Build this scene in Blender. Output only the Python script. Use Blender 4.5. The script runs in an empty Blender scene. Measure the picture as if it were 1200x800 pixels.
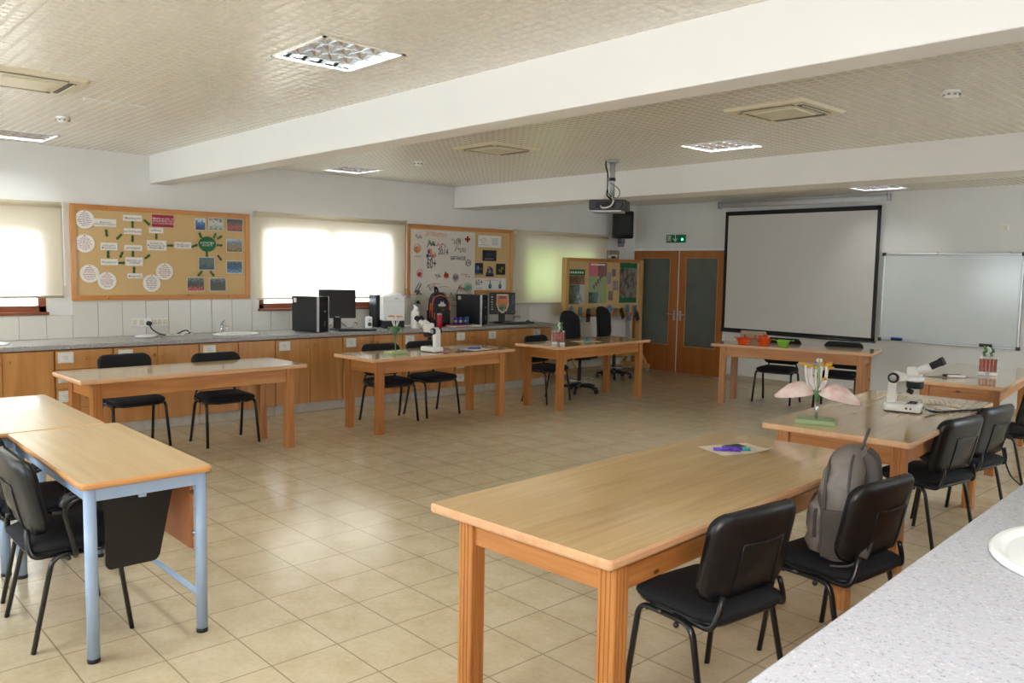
import bpy, bmesh, math, random
from mathutils import Vector, Matrix
random.seed(7)
PI = math.pi
SC = bpy.context.scene
COL = SC.collection

# ------------------------------------------------------------------ helpers
def T(x, y, z): return Matrix.Translation((x, y, z))
def RZ(a): return Matrix.Rotation(a, 4, 'Z')
def RX(a): return Matrix.Rotation(a, 4, 'X')
def RY(a): return Matrix.Rotation(a, 4, 'Y')
def frame(o, X, Y):
    X = Vector(X).normalized(); Y = Vector(Y).normalized(); Z = X.cross(Y)
    m = Matrix.Identity(4)
    for i in range(3):
        m[i][0] = X[i]; m[i][1] = Y[i]; m[i][2] = Z[i]; m[i][3] = o[i]
    return m
I4 = Matrix.Identity(4)

def smooth_path(pts, k=6, closed=False):
    P = [Vector(p) for p in pts]; n = len(P); out = []
    rng = range(n) if closed else range(n - 1)
    for i in rng:
        if closed: a, b, c, d = P[(i-1) % n], P[i], P[(i+1) % n], P[(i+2) % n]
        else: a, b, c, d = P[max(i-1, 0)], P[i], P[i+1], P[min(i+2, n-1)]
        for j in range(k):
            t = j / k
            out.append(0.5*((2*b) + (c-a)*t + (2*a-5*b+4*c-d)*t*t + (3*b-a-3*c+d)*t**3))
    if not closed: out.append(P[-1])
    return out

def fillet(pts, r, k=5):
    P = [Vector(p) for p in pts]; out = [P[0]]
    for i in range(1, len(P)-1):
        a = (P[i-1]-P[i]); b = (P[i+1]-P[i]); d = min(r, a.length*.48, b.length*.48)
        p0 = P[i]+a.normalized()*d; p1 = P[i]+b.normalized()*d
        for j in range(k+1):
            t = j/k; out.append(p0*(1-t)**2 + P[i]*2*t*(1-t) + p1*t*t)
    out.append(P[-1]); return out

def rrect(w, d, r, k=5):
    r = min(r, w/2-1e-5, d/2-1e-5); out = []
    for cx, cy, a0 in ((w/2-r, d/2-r, 0), (-w/2+r, d/2-r, PI/2), (-w/2+r, -d/2+r, PI), (w/2-r, -d/2+r, 1.5*PI)):
        for j in range(k+1):
            a = a0 + PI/2*j/k; out.append((cx+r*math.cos(a), cy+r*math.sin(a)))
    return out

class MB:
    """collects shapes and links them as ONE mesh object"""
    def __init__(s): s.v = []; s.f = []; s.m = []; s.s = []; s.mats = []
    def mi(s, mat):
        if mat not in s.mats: s.mats.append(mat)
        return s.mats.index(mat)
    def add(s, vs, fs, mat, smooth=False, M=None):
        o = len(s.v); k = s.mi(mat)
        s.v += [(M @ Vector(p)) if M is not None else Vector(p) for p in vs]
        for f in fs: s.f.append([i+o for i in f]); s.m.append(k); s.s.append(smooth)
        return s
    def box(s, c, size, mat, bev=0, M=None, seg=2, smooth=False):
        bm = bmesh.new(); bmesh.ops.create_cube(bm, size=1)
        for v in bm.verts: v.co = Vector((v.co.x*size[0], v.co.y*size[1], v.co.z*size[2])) + Vector(c)
        if bev: bmesh.ops.bevel(bm, geom=bm.edges[:], offset=min(bev, min(size)*.49), segments=seg, affect='EDGES', profile=.5)
        bm.verts.index_update()
        s.add([v.co.copy() for v in bm.verts], [[v.index for v in f.verts] for f in bm.faces], mat, smooth or False, M); bm.free(); return s
    def quad(s, a, b, c, d, mat, M=None): return s.add([a, b, c, d], [(0, 1, 2, 3)], mat, False, M)
    def tube(s, pts, r, mat, n=10, M=None, closed=False, sx=1.0, up=None):
        P = [Vector(p) for p in pts]; N = len(P); rs = r if isinstance(r, (list, tuple)) else [r]*N
        def tang(i):
            if closed: return (P[(i+1) % N]-P[(i-1) % N]).normalized()
            return (P[min(i+1, N-1)]-P[max(i-1, 0)]).normalized()
        t = tang(0); ref = Vector(up) if up else (Vector((0, 0, 1)) if abs(t.z) < .9 else Vector((1, 0, 0)))
        u = (ref - t*ref.dot(t)).normalized(); vs = []; fs = []
        for i in range(N):
            t = tang(i); u = (u - t*u.dot(t)).normalized(); w = t.cross(u)
            for j in range(n):
                a = 2*PI*j/n; vs.append(P[i] + u*(math.cos(a)*rs[i]) + w*(math.sin(a)*rs[i]*sx))
        for i in range(N if closed else N-1):
            for j in range(n):
                fs.append((i*n+j, i*n+(j+1) % n, ((i+1) % N)*n+(j+1) % n, ((i+1) % N)*n+j))
        s.add(vs, fs, mat, True, M)
        if not closed:
            s.add([vs[j] for j in range(n)], [tuple(range(n))[::-1]], mat, False, M)
            s.add([vs[(N-1)*n+j] for j in range(n)], [tuple(range(n))], mat, False, M)
        return s
    def lathe(s, prof, mat, n=24, M=None, smooth=True, sy=1.0):
        vs = []; fs = []; k = len(prof)
        for r, z in prof:
            for j in range(n): a = 2*PI*j/n; vs.append((r*math.cos(a), r*math.sin(a)*sy, z))
        for i in range(k-1):
            for j in range(n): fs.append((i*n+j, i*n+(j+1) % n, (i+1)*n+(j+1) % n, (i+1)*n+j))
        s.add(vs, fs, mat, smooth, M)
        if prof[0][0] > 1e-6: s.add(vs[:n], [tuple(range(n))[::-1]], mat, False, M)
        if prof[-1][0] > 1e-6: s.add(vs[-n:], [tuple(range(n))], mat, False, M)
        return s
    def cyl(s, a, b, r, mat, n=16, M=None): return s.tube([a, b], r, mat, n, M)
    def prism(s, poly, z0, z1, mat, M=None, smooth=False):
        n = len(poly); vs = [(x, y, z0) for x, y in poly]+[(x, y, z1) for x, y in poly]
        s.add(vs, [tuple(range(n))[::-1], tuple(range(n, 2*n))], mat, False, M)
        s.add(vs, [(i, (i+1) % n, n+(i+1) % n, n+i) for i in range(n)], mat, smooth, M); return s
    def pad(s, w, d, r, layers, mat, M=None, k=5, bend=None, smooth=True):
        """layers: (inset, z) rings of a rounded rectangle, closed at both ends"""
        vs = []; fs = []; n = 4*(k+1)
        for ins, z in layers:
            for x, y in rrect(w-2*ins, d-2*ins, max(r-ins, .004), k): vs.append(Vector((x, y, z)))
        L = len(layers)
        for i in range(L-1):
            for j in range(n): fs.append((i*n+j, i*n+(j+1) % n, (i+1)*n+(j+1) % n, (i+1)*n+j))
        # close both ends with a shrinking fan so that they can bend
        for end, rev in ((0, True), (L-1, False)):
            base = [vs[end*n+j] for j in range(n)]; c = sum(base, Vector())/n; prev = [end*n+j for j in range(n)]
            for q in (.6, .25):
                o = len(vs); vs += [c+(b-c)*q for b in base]
                for j in range(n):
                    f = (prev[j], prev[(j+1) % n], o+(j+1) % n, o+j); fs.append(f[::-1] if rev else f)
                prev = [o+j for j in range(n)]
            o = len(vs); vs.append(c)
            for j in range(n):
                f = (prev[j], prev[(j+1) % n], o); fs.append(f[::-1] if rev else f)
        if bend: vs = [Vector(bend(p)) for p in vs]
        return s.add(vs, fs, mat, smooth, M)
    def ball(s, c, r, mat, n=12, M=None):
        rr = r if isinstance(r, (tuple, list)) else (r, r, r); vs = []; fs = []; h = n//2
        for i in range(h+1):
            a = PI*i/h
            for j in range(n):
                b = 2*PI*j/n; vs.append((c[0]+rr[0]*math.sin(a)*math.cos(b), c[1]+rr[1]*math.sin(a)*math.sin(b), c[2]-rr[2]*math.cos(a)))
        for i in range(h):
            for j in range(n): fs.append((i*n+j, i*n+(j+1) % n, (i+1)*n+(j+1) % n, (i+1)*n+j))
        return s.add(vs, fs, mat, True, M)
    def text(s, txt, size, M, mat, align='CENTER', sx=1.0):
        cu = bpy.data.curves.new('lettering', 'FONT'); cu.body = txt; cu.size = size; cu.align_x = align; cu.align_y = 'CENTER'; cu.resolution_u = 2
        cu.space_line = .85
        o = bpy.data.objects.new('lettering', cu); COL.objects.link(o)
        dg = bpy.context.evaluated_depsgraph_get(); me = o.evaluated_get(dg).to_mesh()
        S = Matrix.Diagonal((sx, 1, 1, 1))
        s.add([v.co.copy() for v in me.vertices], [list(p.vertices) for p in me.polygons], mat, False, M @ S)
        o.evaluated_get(dg).to_mesh_clear(); bpy.data.objects.remove(o); bpy.data.curves.remove(cu); return s
    def deform(s, fn): s.v = [Vector(fn(p)) for p in s.v]; return s
    def build(s, name, parent=None, M=None):
        me = bpy.data.meshes.new(name); me.from_pydata([tuple(p) for p in s.v], [], s.f)
        for m in s.mats: me.materials.append(m)
        me.polygons.foreach_set('material_index', s.m); me.polygons.foreach_set('use_smooth', s.s); me.update()
        bm = bmesh.new(); bm.from_mesh(me); bmesh.ops.remove_doubles(bm, verts=bm.verts[:], dist=1e-6); bmesh.ops.recalc_face_normals(bm, faces=bm.faces[:]); bm.to_mesh(me); bm.free()
        o = bpy.data.objects.new(name, me); COL.objects.link(o)
        if parent is not None: o.parent = parent
        if M is not None: o.matrix_basis = M
        return o

def tag(o, label=None, cat=None, group=None, kind=None):
    if label: o['label'] = label
    if cat: o['category'] = cat
    if group: o['group'] = group
    if kind: o['kind'] = kind
    return o
def thing(name, label, cat, loc=(0, 0, 0), rz=0, group=None):
    o = bpy.data.objects.new(name, None); o.empty_display_size = .1; COL.objects.link(o)
    o.location = loc; o.rotation_euler = (0, 0, rz); return tag(o, label, cat, group)
def struct(o): o['kind'] = 'structure'; return o
def dup(root, loc=None, rz=None, label=None, group=None):
    def cp(o, par):
        c = o.copy(); COL.objects.link(c)
        if par is not None: c.parent = par
        for ch in list(o.children): cp(ch, c)
        return c
    r = cp(root, None)
    if loc is not None: r.location = loc
    if rz is not None: r.rotation_euler = (0, 0, rz)
    if label: r['label'] = label
    if group: r['group'] = group
    return r

# ------------------------------------------------------------------ materials
def S2L(c): return tuple((x/12.92 if x <= .04045 else ((x+.055)/1.055)**2.4) for x in c)
def rgb(r, g, b): return S2L((r/255, g/255, b/255)) + (1,)
class NT:
    def __init__(s, name):
        s.mat = bpy.data.materials.new(name); s.mat.use_nodes = True; s.t = s.mat.node_tree; s.n = s.t.nodes; s.n.clear()
        s.out = s.n.new('ShaderNodeOutputMaterial'); s.b = s.n.new('ShaderNodeBsdfPrincipled'); s.l(s.b.outputs[0], s.out.inputs[0])
    def l(s, a, b): s.t.links.new(a, b)
    def node(s, t, **kw):
        n = s.n.new(t)
        for k, v in kw.items():
            if k in n.inputs: n.inputs[k].default_value = v
            else: setattr(n, k, v)
        return n
    def coord(s, scale=(1, 1, 1), loc=(0, 0, 0), rot=(0, 0, 0), kind='Object'):
        c = s.n.new('ShaderNodeTexCoord'); m = s.n.new('ShaderNodeMapping'); s.l(c.outputs[kind], m.inputs[0])
        m.inputs['Scale'].default_value = scale; m.inputs['Location'].default_value = loc; m.inputs['Rotation'].default_value = rot; return m.outputs[0]
    def ramp(s, fac, stops):
        r = s.n.new('ShaderNodeValToRGB'); s.l(fac, r.inputs[0]); e = r.color_ramp.elements
        while len(e) < len(stops): e.new(.5)
        for i, (p, c) in enumerate(stops): e[i].position = p; e[i].color = c if len(c) == 4 else tuple(c)+(1,)
        return r.outputs[0]
    def bump(s, h, strength=.2, dist=.01):
        b = s.n.new('ShaderNodeBump'); b.inputs['Strength'].default_value = strength; b.inputs['Distance'].default_value = dist; s.l(h, b.inputs['Height']); s.l(b.outputs[0], s.b.inputs['Normal']); return b
    def mix(s, fac, a, b, mode='MIX'):
        m = s.n.new('ShaderNodeMix'); m.data_type = 'RGBA'; m.blend_type = mode
        for sock, v in ((m.inputs[0], fac), (m.inputs[6], a), (m.inputs[7], b)):
            if hasattr(v, 'links'): s.l(v, sock)
            else: sock.default_value = v
        return m.outputs[2]

def plain(name, col, rough=.5, metal=0, spec=.5, coat=0, noise=.06, nscale=30, bump=0, bscale=200):
    k = NT(name); k.b.inputs['Roughness'].default_value = rough; k.b.inputs['Metallic'].default_value = metal
    k.b.inputs['Specular IOR Level'].default_value = spec; k.b.inputs['Coat Weight'].default_value = coat; k.b.inputs['Coat Roughness'].default_value = .08
    c = k.coord(); n = k.node('ShaderNodeTexNoise', Scale=nscale, Detail=3.0); k.l(c, n.inputs['Vector'])
    a = tuple(x*(1-noise) for x in col[:3]); b = tuple(min(1, x*(1+noise)) for x in col[:3])
    k.l(k.ramp(n.outputs[0], [(.3, a), (.7, b)]), k.b.inputs['Base Color'])
    if bump:
        m = k.node('ShaderNodeTexNoise', Scale=bscale, Detail=2.0); k.l(c, m.inputs['Vector']); k.bump(m.outputs[0], bump, .002)
    return k.mat

def wood(name, light, dark, axis='Z', fine=55, along=3, rough=.35, coat=0.0, knots=0, rings=.5):
    k = NT(name); k.b.inputs['Roughness'].default_value = rough; k.b.inputs['Coat Weight'].default_value = coat; k.b.inputs['Coat Roughness'].default_value = .06
    sc = [fine]*3; sc['XYZ'.index(axis)] = along
    c = k.coord(tuple(sc)); n = k.node('ShaderNodeTexNoise', Scale=1.0, Detail=4.0, Roughness=.6); k.l(c, n.inputs['Vector'])
    sc2 = [9]*3; sc2['XYZ'.index(axis)] = .8
    c2 = k.coord(tuple(sc2)); n2 = k.node('ShaderNodeTexNoise', Scale=1.0, Detail=2.0, Distortion=.8); k.l(c2, n2.inputs['Vector'])
    col = k.ramp(n.outputs[0], [(.3, dark), (.65, light)])
    mid = tuple(.5*(a+b) for a, b in zip(light, dark))
    big = k.ramp(n2.outputs[0], [(.35, dark), (.5, mid), (.62, light)])
    col = k.mix(rings, col, big)
    if knots:
        sc3 = [7]*3; sc3['XYZ'.index(axis)] = 3.2
        v = k.node('ShaderNodeTexVoronoi', Scale=1.0); k.l(k.coord(tuple(sc3)), v.inputs['Vector'])
        f = k.ramp(v.outputs['Distance'], [(.035, (1, 1, 1)), (.08, (0, 0, 0))]); col = k.mix(f, col, tuple(x*.3 for x in dark[:3])+(1,))
    k.l(col, k.b.inputs['Base Color']); k.bump(n.outputs[0], .04, .002); return k.mat

M = {}
PL, PD = rgb(204, 142, 80)[:3], rgb(168, 102, 46)[:3]
M['pine_z'] = wood('pine upright', PL, PD, 'Z', 45, 2.5, .4, .15, 1)
M['pine_x'] = wood('pine cross grain', PL, PD, 'X', 45, 2.5, .4, .15, 1)
M['pine_y'] = wood('pine long grain', PL, PD, 'Y', 45, 2.5, .4, .15, 1)
M['oak_y'] = wood('oak veneer top', rgb(222, 188, 134)[:3], rgb(198, 160, 108)[:3], 'Y', 60, 2.2, .16, .5, 0, .45)
M['oak_x'] = wood('oak laminate', rgb(216, 188, 142)[:3], rgb(198, 166, 118)[:3], 'X', 40, 2.0, .3, .15, 0, .5)
M['edge'] = wood('table edge band', rgb(224, 178, 136)[:3], rgb(208, 154, 112)[:3], 'Y', 40, 3, .35, .1)
M['beech_edge'] = wood('beech edge band', rgb(222, 166, 108)[:3], rgb(206, 146, 88)[:3], 'Y', 40, 3, .35, .1)
M['cab'] = wood('cabinet beech', rgb(208, 152, 92)[:3], rgb(184, 122, 64)[:3], 'Z', 30, 1.6, .35, .1, 0, .6)
M['door'] = wood('door veneer', rgb(182, 112, 56)[:3], rgb(158, 92, 42)[:3], 'Z', 30, 1.2, .32, .1, 0, .5)
M['frame_y'] = wood('board frame long', rgb(214, 150, 84)[:3], rgb(186, 116, 56)[:3], 'Y', 40, 2.5, .4, .1, 1)
M['frame_z'] = wood('board frame upright', rgb(218, 158, 92)[:3], rgb(190, 124, 64)[:3], 'Z', 40, 2.5, .4, .1, 1)
M['trestle'] = wood('pale pine', rgb(220, 178, 116)[:3], rgb(196, 146, 84)[:3], 'Z', 40, 2.5, .45, .05, 1)
M['winwood'] = wood('window hardwood', rgb(150, 84, 52)[:3], rgb(112, 58, 34)[:3], 'Y', 40, 3, .35, .1)
M['panel_brown'] = wood('modesty board', rgb(176, 112, 74)[:3], rgb(160, 98, 62)[:3], 'X', 30, 2, .5)
M['cork'] = plain('cork', rgb(214, 180, 128), .9, noise=.12, nscale=260, bump=.2, bscale=500)
M['wall'] = plain('wall paint', rgb(232, 230, 226), .75, noise=.02, nscale=3, bump=.05, bscale=120)
M['beam'] = plain('beam paint', rgb(234, 232, 228), .7, noise=.015, nscale=2)
M['tile'] = plain('splashback tile', rgb(222, 218, 208), .18, noise=.015, nscale=4)
M['grout'] = plain('grout', rgb(170, 164, 152), .8)
M['skirt'] = plain('skirting stone', rgb(186, 172, 150), .4, noise=.08)
M['toe'] = plain('toe kick stone', rgb(196, 188, 176), .5, noise=.1, nscale=12)
M['black_plastic'] = plain('black plastic', rgb(22, 23, 26), .36, noise=.1, bump=.12, bscale=900)
M['black_fabric'] = plain('black fabric', rgb(19, 20, 25), .9, noise=.25, nscale=500, bump=.25, bscale=900)
M['black_metal'] = plain('black tube', rgb(24, 24, 26), .28)
M['black_matt'] = plain('black matt', rgb(20, 20, 22), .6)
M['charcoal'] = plain('charcoal shell', rgb(52, 53, 57), .45)
M['screen_glass'] = plain('dark glass', rgb(10, 11, 14), .3)
M['silver'] = plain('silver plastic', rgb(176, 178, 182), .35, .3)
M['casing'] = plain('grey white casing', rgb(208, 208, 212), .4)
M['chrome'] = plain('chrome', rgb(210, 212, 215), .1, 1)
M['brass'] = plain('brass', rgb(210, 170, 96), .22, 1)
M['alu'] = plain('aluminium', rgb(190, 192, 194), .32, .9)
M['blue_metal'] = plain('pale blue enamel', rgb(160, 182, 212), .3, noise=.02)
M['white_plastic'] = plain('white plastic', rgb(236, 236, 234), .3, noise=.01)
M['white_enamel'] = plain('white enamel', rgb(240, 240, 238), .15, noise=.01)
M['ceramic'] = plain('ceramic', rgb(244, 244, 242), .08, noise=.005)
M['cream_plastic'] = plain('cream plastic', rgb(222, 214, 190), .4, noise=.02)
M['vent_dark'] = plain('vent shadow', rgb(92, 84, 70), .7)
M['paper'] = plain('paper', rgb(236, 232, 224), .8, noise=.02)
M['paper_warm'] = plain('warm paper', rgb(232, 216, 196), .8, noise=.03)
M['card_label'] = plain('label card', rgb(226, 224, 218), .5)
M['ink'] = plain('dark ink', rgb(48, 56, 84), .8)
M['ink_black'] = plain('black marker', rgb(34, 36, 42), .8)
M['ink_grey'] = plain('grey pencil', rgb(150, 148, 144), .8)
M['ink_blue'] = plain('blue marker', rgb(46, 84, 130), .8)
M['ink_red'] = plain('red marker', rgb(200, 62, 50), .8)
M['ink_orange'] = plain('orange marker', rgb(226, 140, 90), .8)
M['ink_pink'] = plain('pink marker', rgb(216, 120, 130), .8)
M['ink_green'] = plain('green marker', rgb(110, 168, 130), .8)
M['ink_purple'] = plain('purple ink', rgb(140, 96, 130), .8)
M['maroon'] = plain('maroon card', rgb(164, 36, 64), .6)
M['green_card'] = plain('green card', rgb(24, 110, 66), .6)
M['green_arrow'] = plain('green arrow paper', rgb(44, 96, 52), .7)
M['white'] = plain('white paint', rgb(245, 245, 245), .6)
M['orange'] = plain('orange plastic', rgb(232, 84, 34), .3)
M['lime'] = plain('lime plastic', rgb(140, 206, 50), .3)
M['red'] = plain('red plastic', rgb(190, 34, 44), .3)
M['purple'] = plain('purple plastic', rgb(98, 62, 190), .25)
M['teal'] = plain('teal plastic', rgb(46, 170, 178), .3)
M['blue_pen'] = plain('blue plastic', rgb(40, 70, 170), .3)
M['base_green'] = plain('pale green board', rgb(158, 180, 130), .45)
M['leaf'] = plain('model leaf green', rgb(92, 136, 92), .5)
M['banner'] = plain('banner paper', rgb(220, 212, 202), .85, noise=.03)
M['foliage'] = plain('hedge foliage', rgb(150, 176, 80), .7, noise=.3)
M['filament'] = plain('filament white', rgb(236, 232, 232), .4)
M['anther'] = plain('anther yellow', rgb(220, 172, 50), .5)
M['anther_or'] = plain('anther orange', rgb(226, 160, 90), .5)
M['bag_grey'] = plain('grey nylon', rgb(118, 110, 104), .5, noise=.14, nscale=25, bump=.6, bscale=28)
M['bag_grey_dark'] = plain('dark grey webbing', rgb(78, 73, 70), .7, noise=.1, bump=.3, bscale=300)
M['bag_black'] = plain('black nylon', rgb(30, 32, 40), .6, bump=.2, bscale=80)
M['trim_orange'] = plain('orange piping', rgb(226, 96, 52), .5)
M['cardboard'] = plain('cardboard', rgb(168, 146, 122), .8)
M['cable_white'] = plain('white cable', rgb(222, 220, 214), .4)

def petal():
    k = NT('petal pink'); k.b.inputs['Roughness'].default_value = .5
    n = k.node('ShaderNodeTexNoise', Scale=9.0, Detail=3.0); k.l(k.coord((1, 3, 1)), n.inputs['Vector'])
    k.l(k.ramp(n.outputs[0], [(.35, rgb(228, 186, 182)), (.6, rgb(242, 224, 216))]), k.b.inputs['Base Color']); return k.mat
M['petal'] = petal()
def granite(name, base, dark, light, scale=95):
    k = NT(name); k.b.inputs['Roughness'].default_value = .25
    n = k.node('ShaderNodeTexNoise', Scale=scale, Detail=2.0, Roughness=.7); k.l(k.coord(), n.inputs['Vector'])
    n2 = k.node('ShaderNodeTexNoise', Scale=scale*1.9, Detail=1.0); k.l(k.coord(loc=(3, 1, 2)), n2.inputs['Vector'])
    c = k.ramp(n.outputs[0], [(.3, dark), (.42, base), (.58, base), (.7, light)])
    f = k.ramp(n2.outputs[0], [(.62, (0, 0, 0)), (.7, (1, 1, 1))])
    c = k.mix(f, c, rgb(190, 172, 168)); k.l(c, k.b.inputs['Base Color']); return k.mat
M['granite'] = granite('grey granite', rgb(184, 184, 190), rgb(146, 148, 158), rgb(206, 205, 208), 115)
M['granite_far'] = granite('grey granite worktop', rgb(164, 160, 158), rgb(112, 110, 112), rgb(196, 192, 188), 60)
def floor_mat():
    k = NT('floor tiles'); k.b.inputs['Specular IOR Level'].default_value = .5
    c = k.coord((1, 1, 1), (4.234+.318*20, -2.365+.30*20, 0))
    br = k.node('ShaderNodeTexBrick', offset=0.0, squash=1.0)
    for a, v in (('Scale', 1.0), ('Brick Width', .318), ('Row Height', .30), ('Mortar Size', .0035), ('Mortar Smooth', .15), ('Bias', 0.0)): br.inputs[a].default_value = v
    br.inputs['Color1'].default_value = (.42, .42, .42, 1); br.inputs['Color2'].default_value = (.58, .58, .58, 1); br.inputs['Mortar'].default_value = (.5, .5, .5, 1)
    k.l(c, br.inputs['Vector'])
    n = k.node('ShaderNodeTexNoise', Scale=5.5, Detail=6.0, Roughness=.65); k.l(c, n.inputs['Vector'])
    n2 = k.node('ShaderNodeTexNoise', Scale=45.0, Detail=3.0, Roughness=.6); k.l(c, n2.inputs['Vector'])
    col = k.ramp(n.outputs[0], [(.3, rgb(188, 168, 132)), (.5, rgb(205, 187, 154)), (.7, rgb(218, 202, 172))])
    col = k.mix(.35, col, k.ramp(n2.outputs[0], [(.3, rgb(192, 173, 142)), (.7, rgb(214, 198, 168))]))
    col = k.mix(.25, col, br.outputs['Color'], 'SOFT_LIGHT')
    col = k.mix(br.outputs['Fac'], col, rgb(158, 141, 116)); k.l(col, k.b.inputs['Base Color'])
    k.l(k.ramp(n2.outputs[0], [(.3, (.16, .16, .16)), (.7, (.26, .26, .26))]), k.b.inputs['Roughness'])
    inv = k.node('ShaderNodeMath', operation='SUBTRACT'); inv.inputs[0].default_value = 1; k.l(br.outputs['Fac'], inv.inputs[1])
    k.bump(inv.outputs[0], .2, .001); return k.mat
M['floor'] = floor_mat()
def ceil_mat():
    k = NT('ceiling tiles'); k.b.inputs['Roughness'].default_value = .42; k.b.inputs['Specular IOR Level'].default_value = .55
    c = k.coord((1, 1, 1), (20*.58+4.12, 20*.525-2.02, 0))
    def brick(w, h, mo, sm=.1):
        b = k.node('ShaderNodeTexBrick', offset=0.0)
        for a, v in (('Scale', 1.0), ('Brick Width', w), ('Row Height', h), ('Mortar Size', mo), ('Mortar Smooth', sm)): b.inputs[a].default_value = v
        k.l(c, b.inputs['Vector']); return b
    big = brick(.58, .525, .004, .1); small = brick(.0725, .0656, .013, .5)
    sm = k.ramp(small.outputs['Fac'], [(0, rgb(236, 233, 224)), (1, rgb(227, 223, 212))])
    col = k.mix(big.outputs['Fac'], sm, rgb(206, 201, 190)); k.l(col, k.b.inputs['Base Color'])
    ad = k.node('ShaderNodeMath', operation='ADD'); k.l(small.outputs['Fac'], ad.inputs[0]); k.l(big.outputs['Fac'], ad.inputs[1])
    inv = k.node('ShaderNodeMath', operation='SUBTRACT'); inv.inputs[0].default_value = 1; k.l(ad.outputs[0], inv.inputs[1]); k.bump(inv.outputs[0], .1, .002)
    k.l(k.ramp(small.outputs['Fac'], [(0, (.25, .25, .25)), (1, (.42, .42, .42))]), k.b.inputs['Roughness'])
    return k.mat
M['ceil'] = ceil_mat()
def emit(name, col, st):
    k = NT(name); k.b.inputs['Base Color'].default_value = col; k.b.inputs['Emission Color'].default_value = col; k.b.inputs['Emission Strength'].default_value = st; return k.mat
M['tube_lit'] = emit('fluorescent tube', (.9, .97, 1, 1), 210)
M['tube_dim'] = emit('dim fluorescent tube', (.96, .985, 1, 1), 55)
M['led_green'] = emit('green led', (.1, 1, .5, 1), 2.2)
def blind_mat():
    k = NT('blind fabric'); d = k.node('ShaderNodeBsdfDiffuse', Color=rgb(236, 228, 204)); t = k.node('ShaderNodeBsdfTranslucent', Color=rgb(250, 242, 226))
    n = k.node('ShaderNodeTexNoise', Scale=300.0); k.l(k.coord(), n.inputs['Vector']); k.l(k.ramp(n.outputs[0], [(.3, rgb(228, 220, 196)), (.7, rgb(240, 233, 212))]), d.inputs['Color'])
    m = k.node('ShaderNodeMixShader'); m.inputs[0].default_value = .5; k.l(d.outputs[0], m.inputs[1]); k.l(t.outputs[0], m.inputs[2]); k.l(m.outputs[0], k.out.inputs[0]); return k.mat
M['blind'] = blind_mat()
def clear(name, col=(1, 1, 1, 1), gl=.08, rough=.03):
    k = NT(name); a = k.node('ShaderNodeBsdfTransparent', Color=col); g = k.node('ShaderNodeBsdfGlossy', Roughness=rough)
    m = k.node('ShaderNodeMixShader'); m.inputs[0].default_value = gl; k.l(a.outputs[0], m.inputs[1]); k.l(g.outputs[0], m.inputs[2]); k.l(m.outputs[0], k.out.inputs[0]); return k.mat
M['glass'] = clear('window glass'); M['acrylic'] = clear('acrylic', (.95, .97, .97, 1), .12); M['tube_glass'] = clear('test tube glass', (.97, .97, .97, 1), .15)
M['liquid_red'] = plain('red liquid', rgb(196, 70, 58), .15); M['liquid_pink'] = plain('pink liquid', rgb(214, 120, 120), .15)
M['door_glass'] = plain('door glass dim view', rgb(104, 110, 104), .12, noise=.08, nscale=4)  # grey-green stands in for the dim view behind and reflections in the pane
def louvre(): return plain('mirror louvre', rgb(225, 228, 232), .16, 1, noise=.02)
M['louvre'] = louvre()
def board_surface(name, col, rough): return plain(name, col, rough, noise=.01, nscale=4)
M['whiteboard'] = board_surface('whiteboard enamel', rgb(214, 218, 218), .14)
M['screen'] = board_surface('projection screen', rgb(216, 212, 206), .55)
def picture(name, stops, scale=8, seed=0, vert=.6):
    k = NT(name); k.b.inputs['Roughness'].default_value = .35
    n = k.node('ShaderNodeTexNoise', Scale=scale, Detail=5.0, Roughness=.7); k.l(k.coord(loc=(seed, seed*1.7, 0), kind='Generated'), n.inputs['Vector'])
    g = k.n.new('ShaderNodeSeparateXYZ'); k.l(k.coord(kind='Generated'), g.inputs[0])
    a = k.node('ShaderNodeMath', operation='MULTIPLY_ADD'); k.l(g.outputs[1], a.inputs[0]); a.inputs[1].default_value = vert
    b = k.node('ShaderNodeMath', operation='MULTIPLY_ADD'); k.l(n.outputs[0], b.inputs[0]); b.inputs[1].default_value = 1.6; b.inputs[2].default_value = -.3-vert/2
    k.l(b.outputs[0], a.inputs[2])
    k.l(k.ramp(a.outputs[0], [(i/(len(stops)-1)*.8+.1, c) for i, c in enumerate(stops)]), k.b.inputs['Base Color']); return k.mat
# ------------------------------------------------------------------ the room (metres; camera stands at x=0, y=0)
LX, BY, H = -8.73, 10.85, 2.686          # left wall, back wall, ceiling
RWX, NY = 1.9, -2.2                          # right wall and near wall, both behind the camera's view
ZB = 2.404                                  # underside of the beams
struct(MB().box(((LX+RWX)/2, (BY+NY)/2, -.05), (RWX-LX+.4, BY-NY+.4, .1), M['floor']).build('floor'))

# ceiling with square openings for the recessed lights
LIGHTS = [(-3.82, 2.28), (-8.27, 1.8), (-4.04, 6.15), (-8.12, 5.04), (-4.48, 10.27), (-4.04, -.6), (.3, 5.6), (.3, 1.9)]
def ceiling():
    xs = sorted({LX-.1, RWX+.1} | {round(a+s*.27, 4) for a, b in LIGHTS for s in (-1, 1)})
    ys = sorted({NY-.1, BY+.1} | {round(b+s*.235, 4) for a, b in LIGHTS for s in (-1, 1)})
    m = MB()
    for i in range(len(xs)-1):
        for j in range(len(ys)-1):
            cx, cy = (xs[i]+xs[i+1])/2, (ys[j]+ys[j+1])/2
            if any(abs(cx-a) < .27 and abs(cy-b) < .235 for a, b in LIGHTS): continue
            m.quad((xs[i], ys[j], H), (xs[i], ys[j+1], H), (xs[i+1], ys[j+1], H), (xs[i+1], ys[j], H), M['ceil'])
    o = struct(m.build('ceiling'))
    md = o.modifiers.new('thick', 'SOLIDIFY'); md.thickness = .02; md.offset = 1
ceiling()
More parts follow.
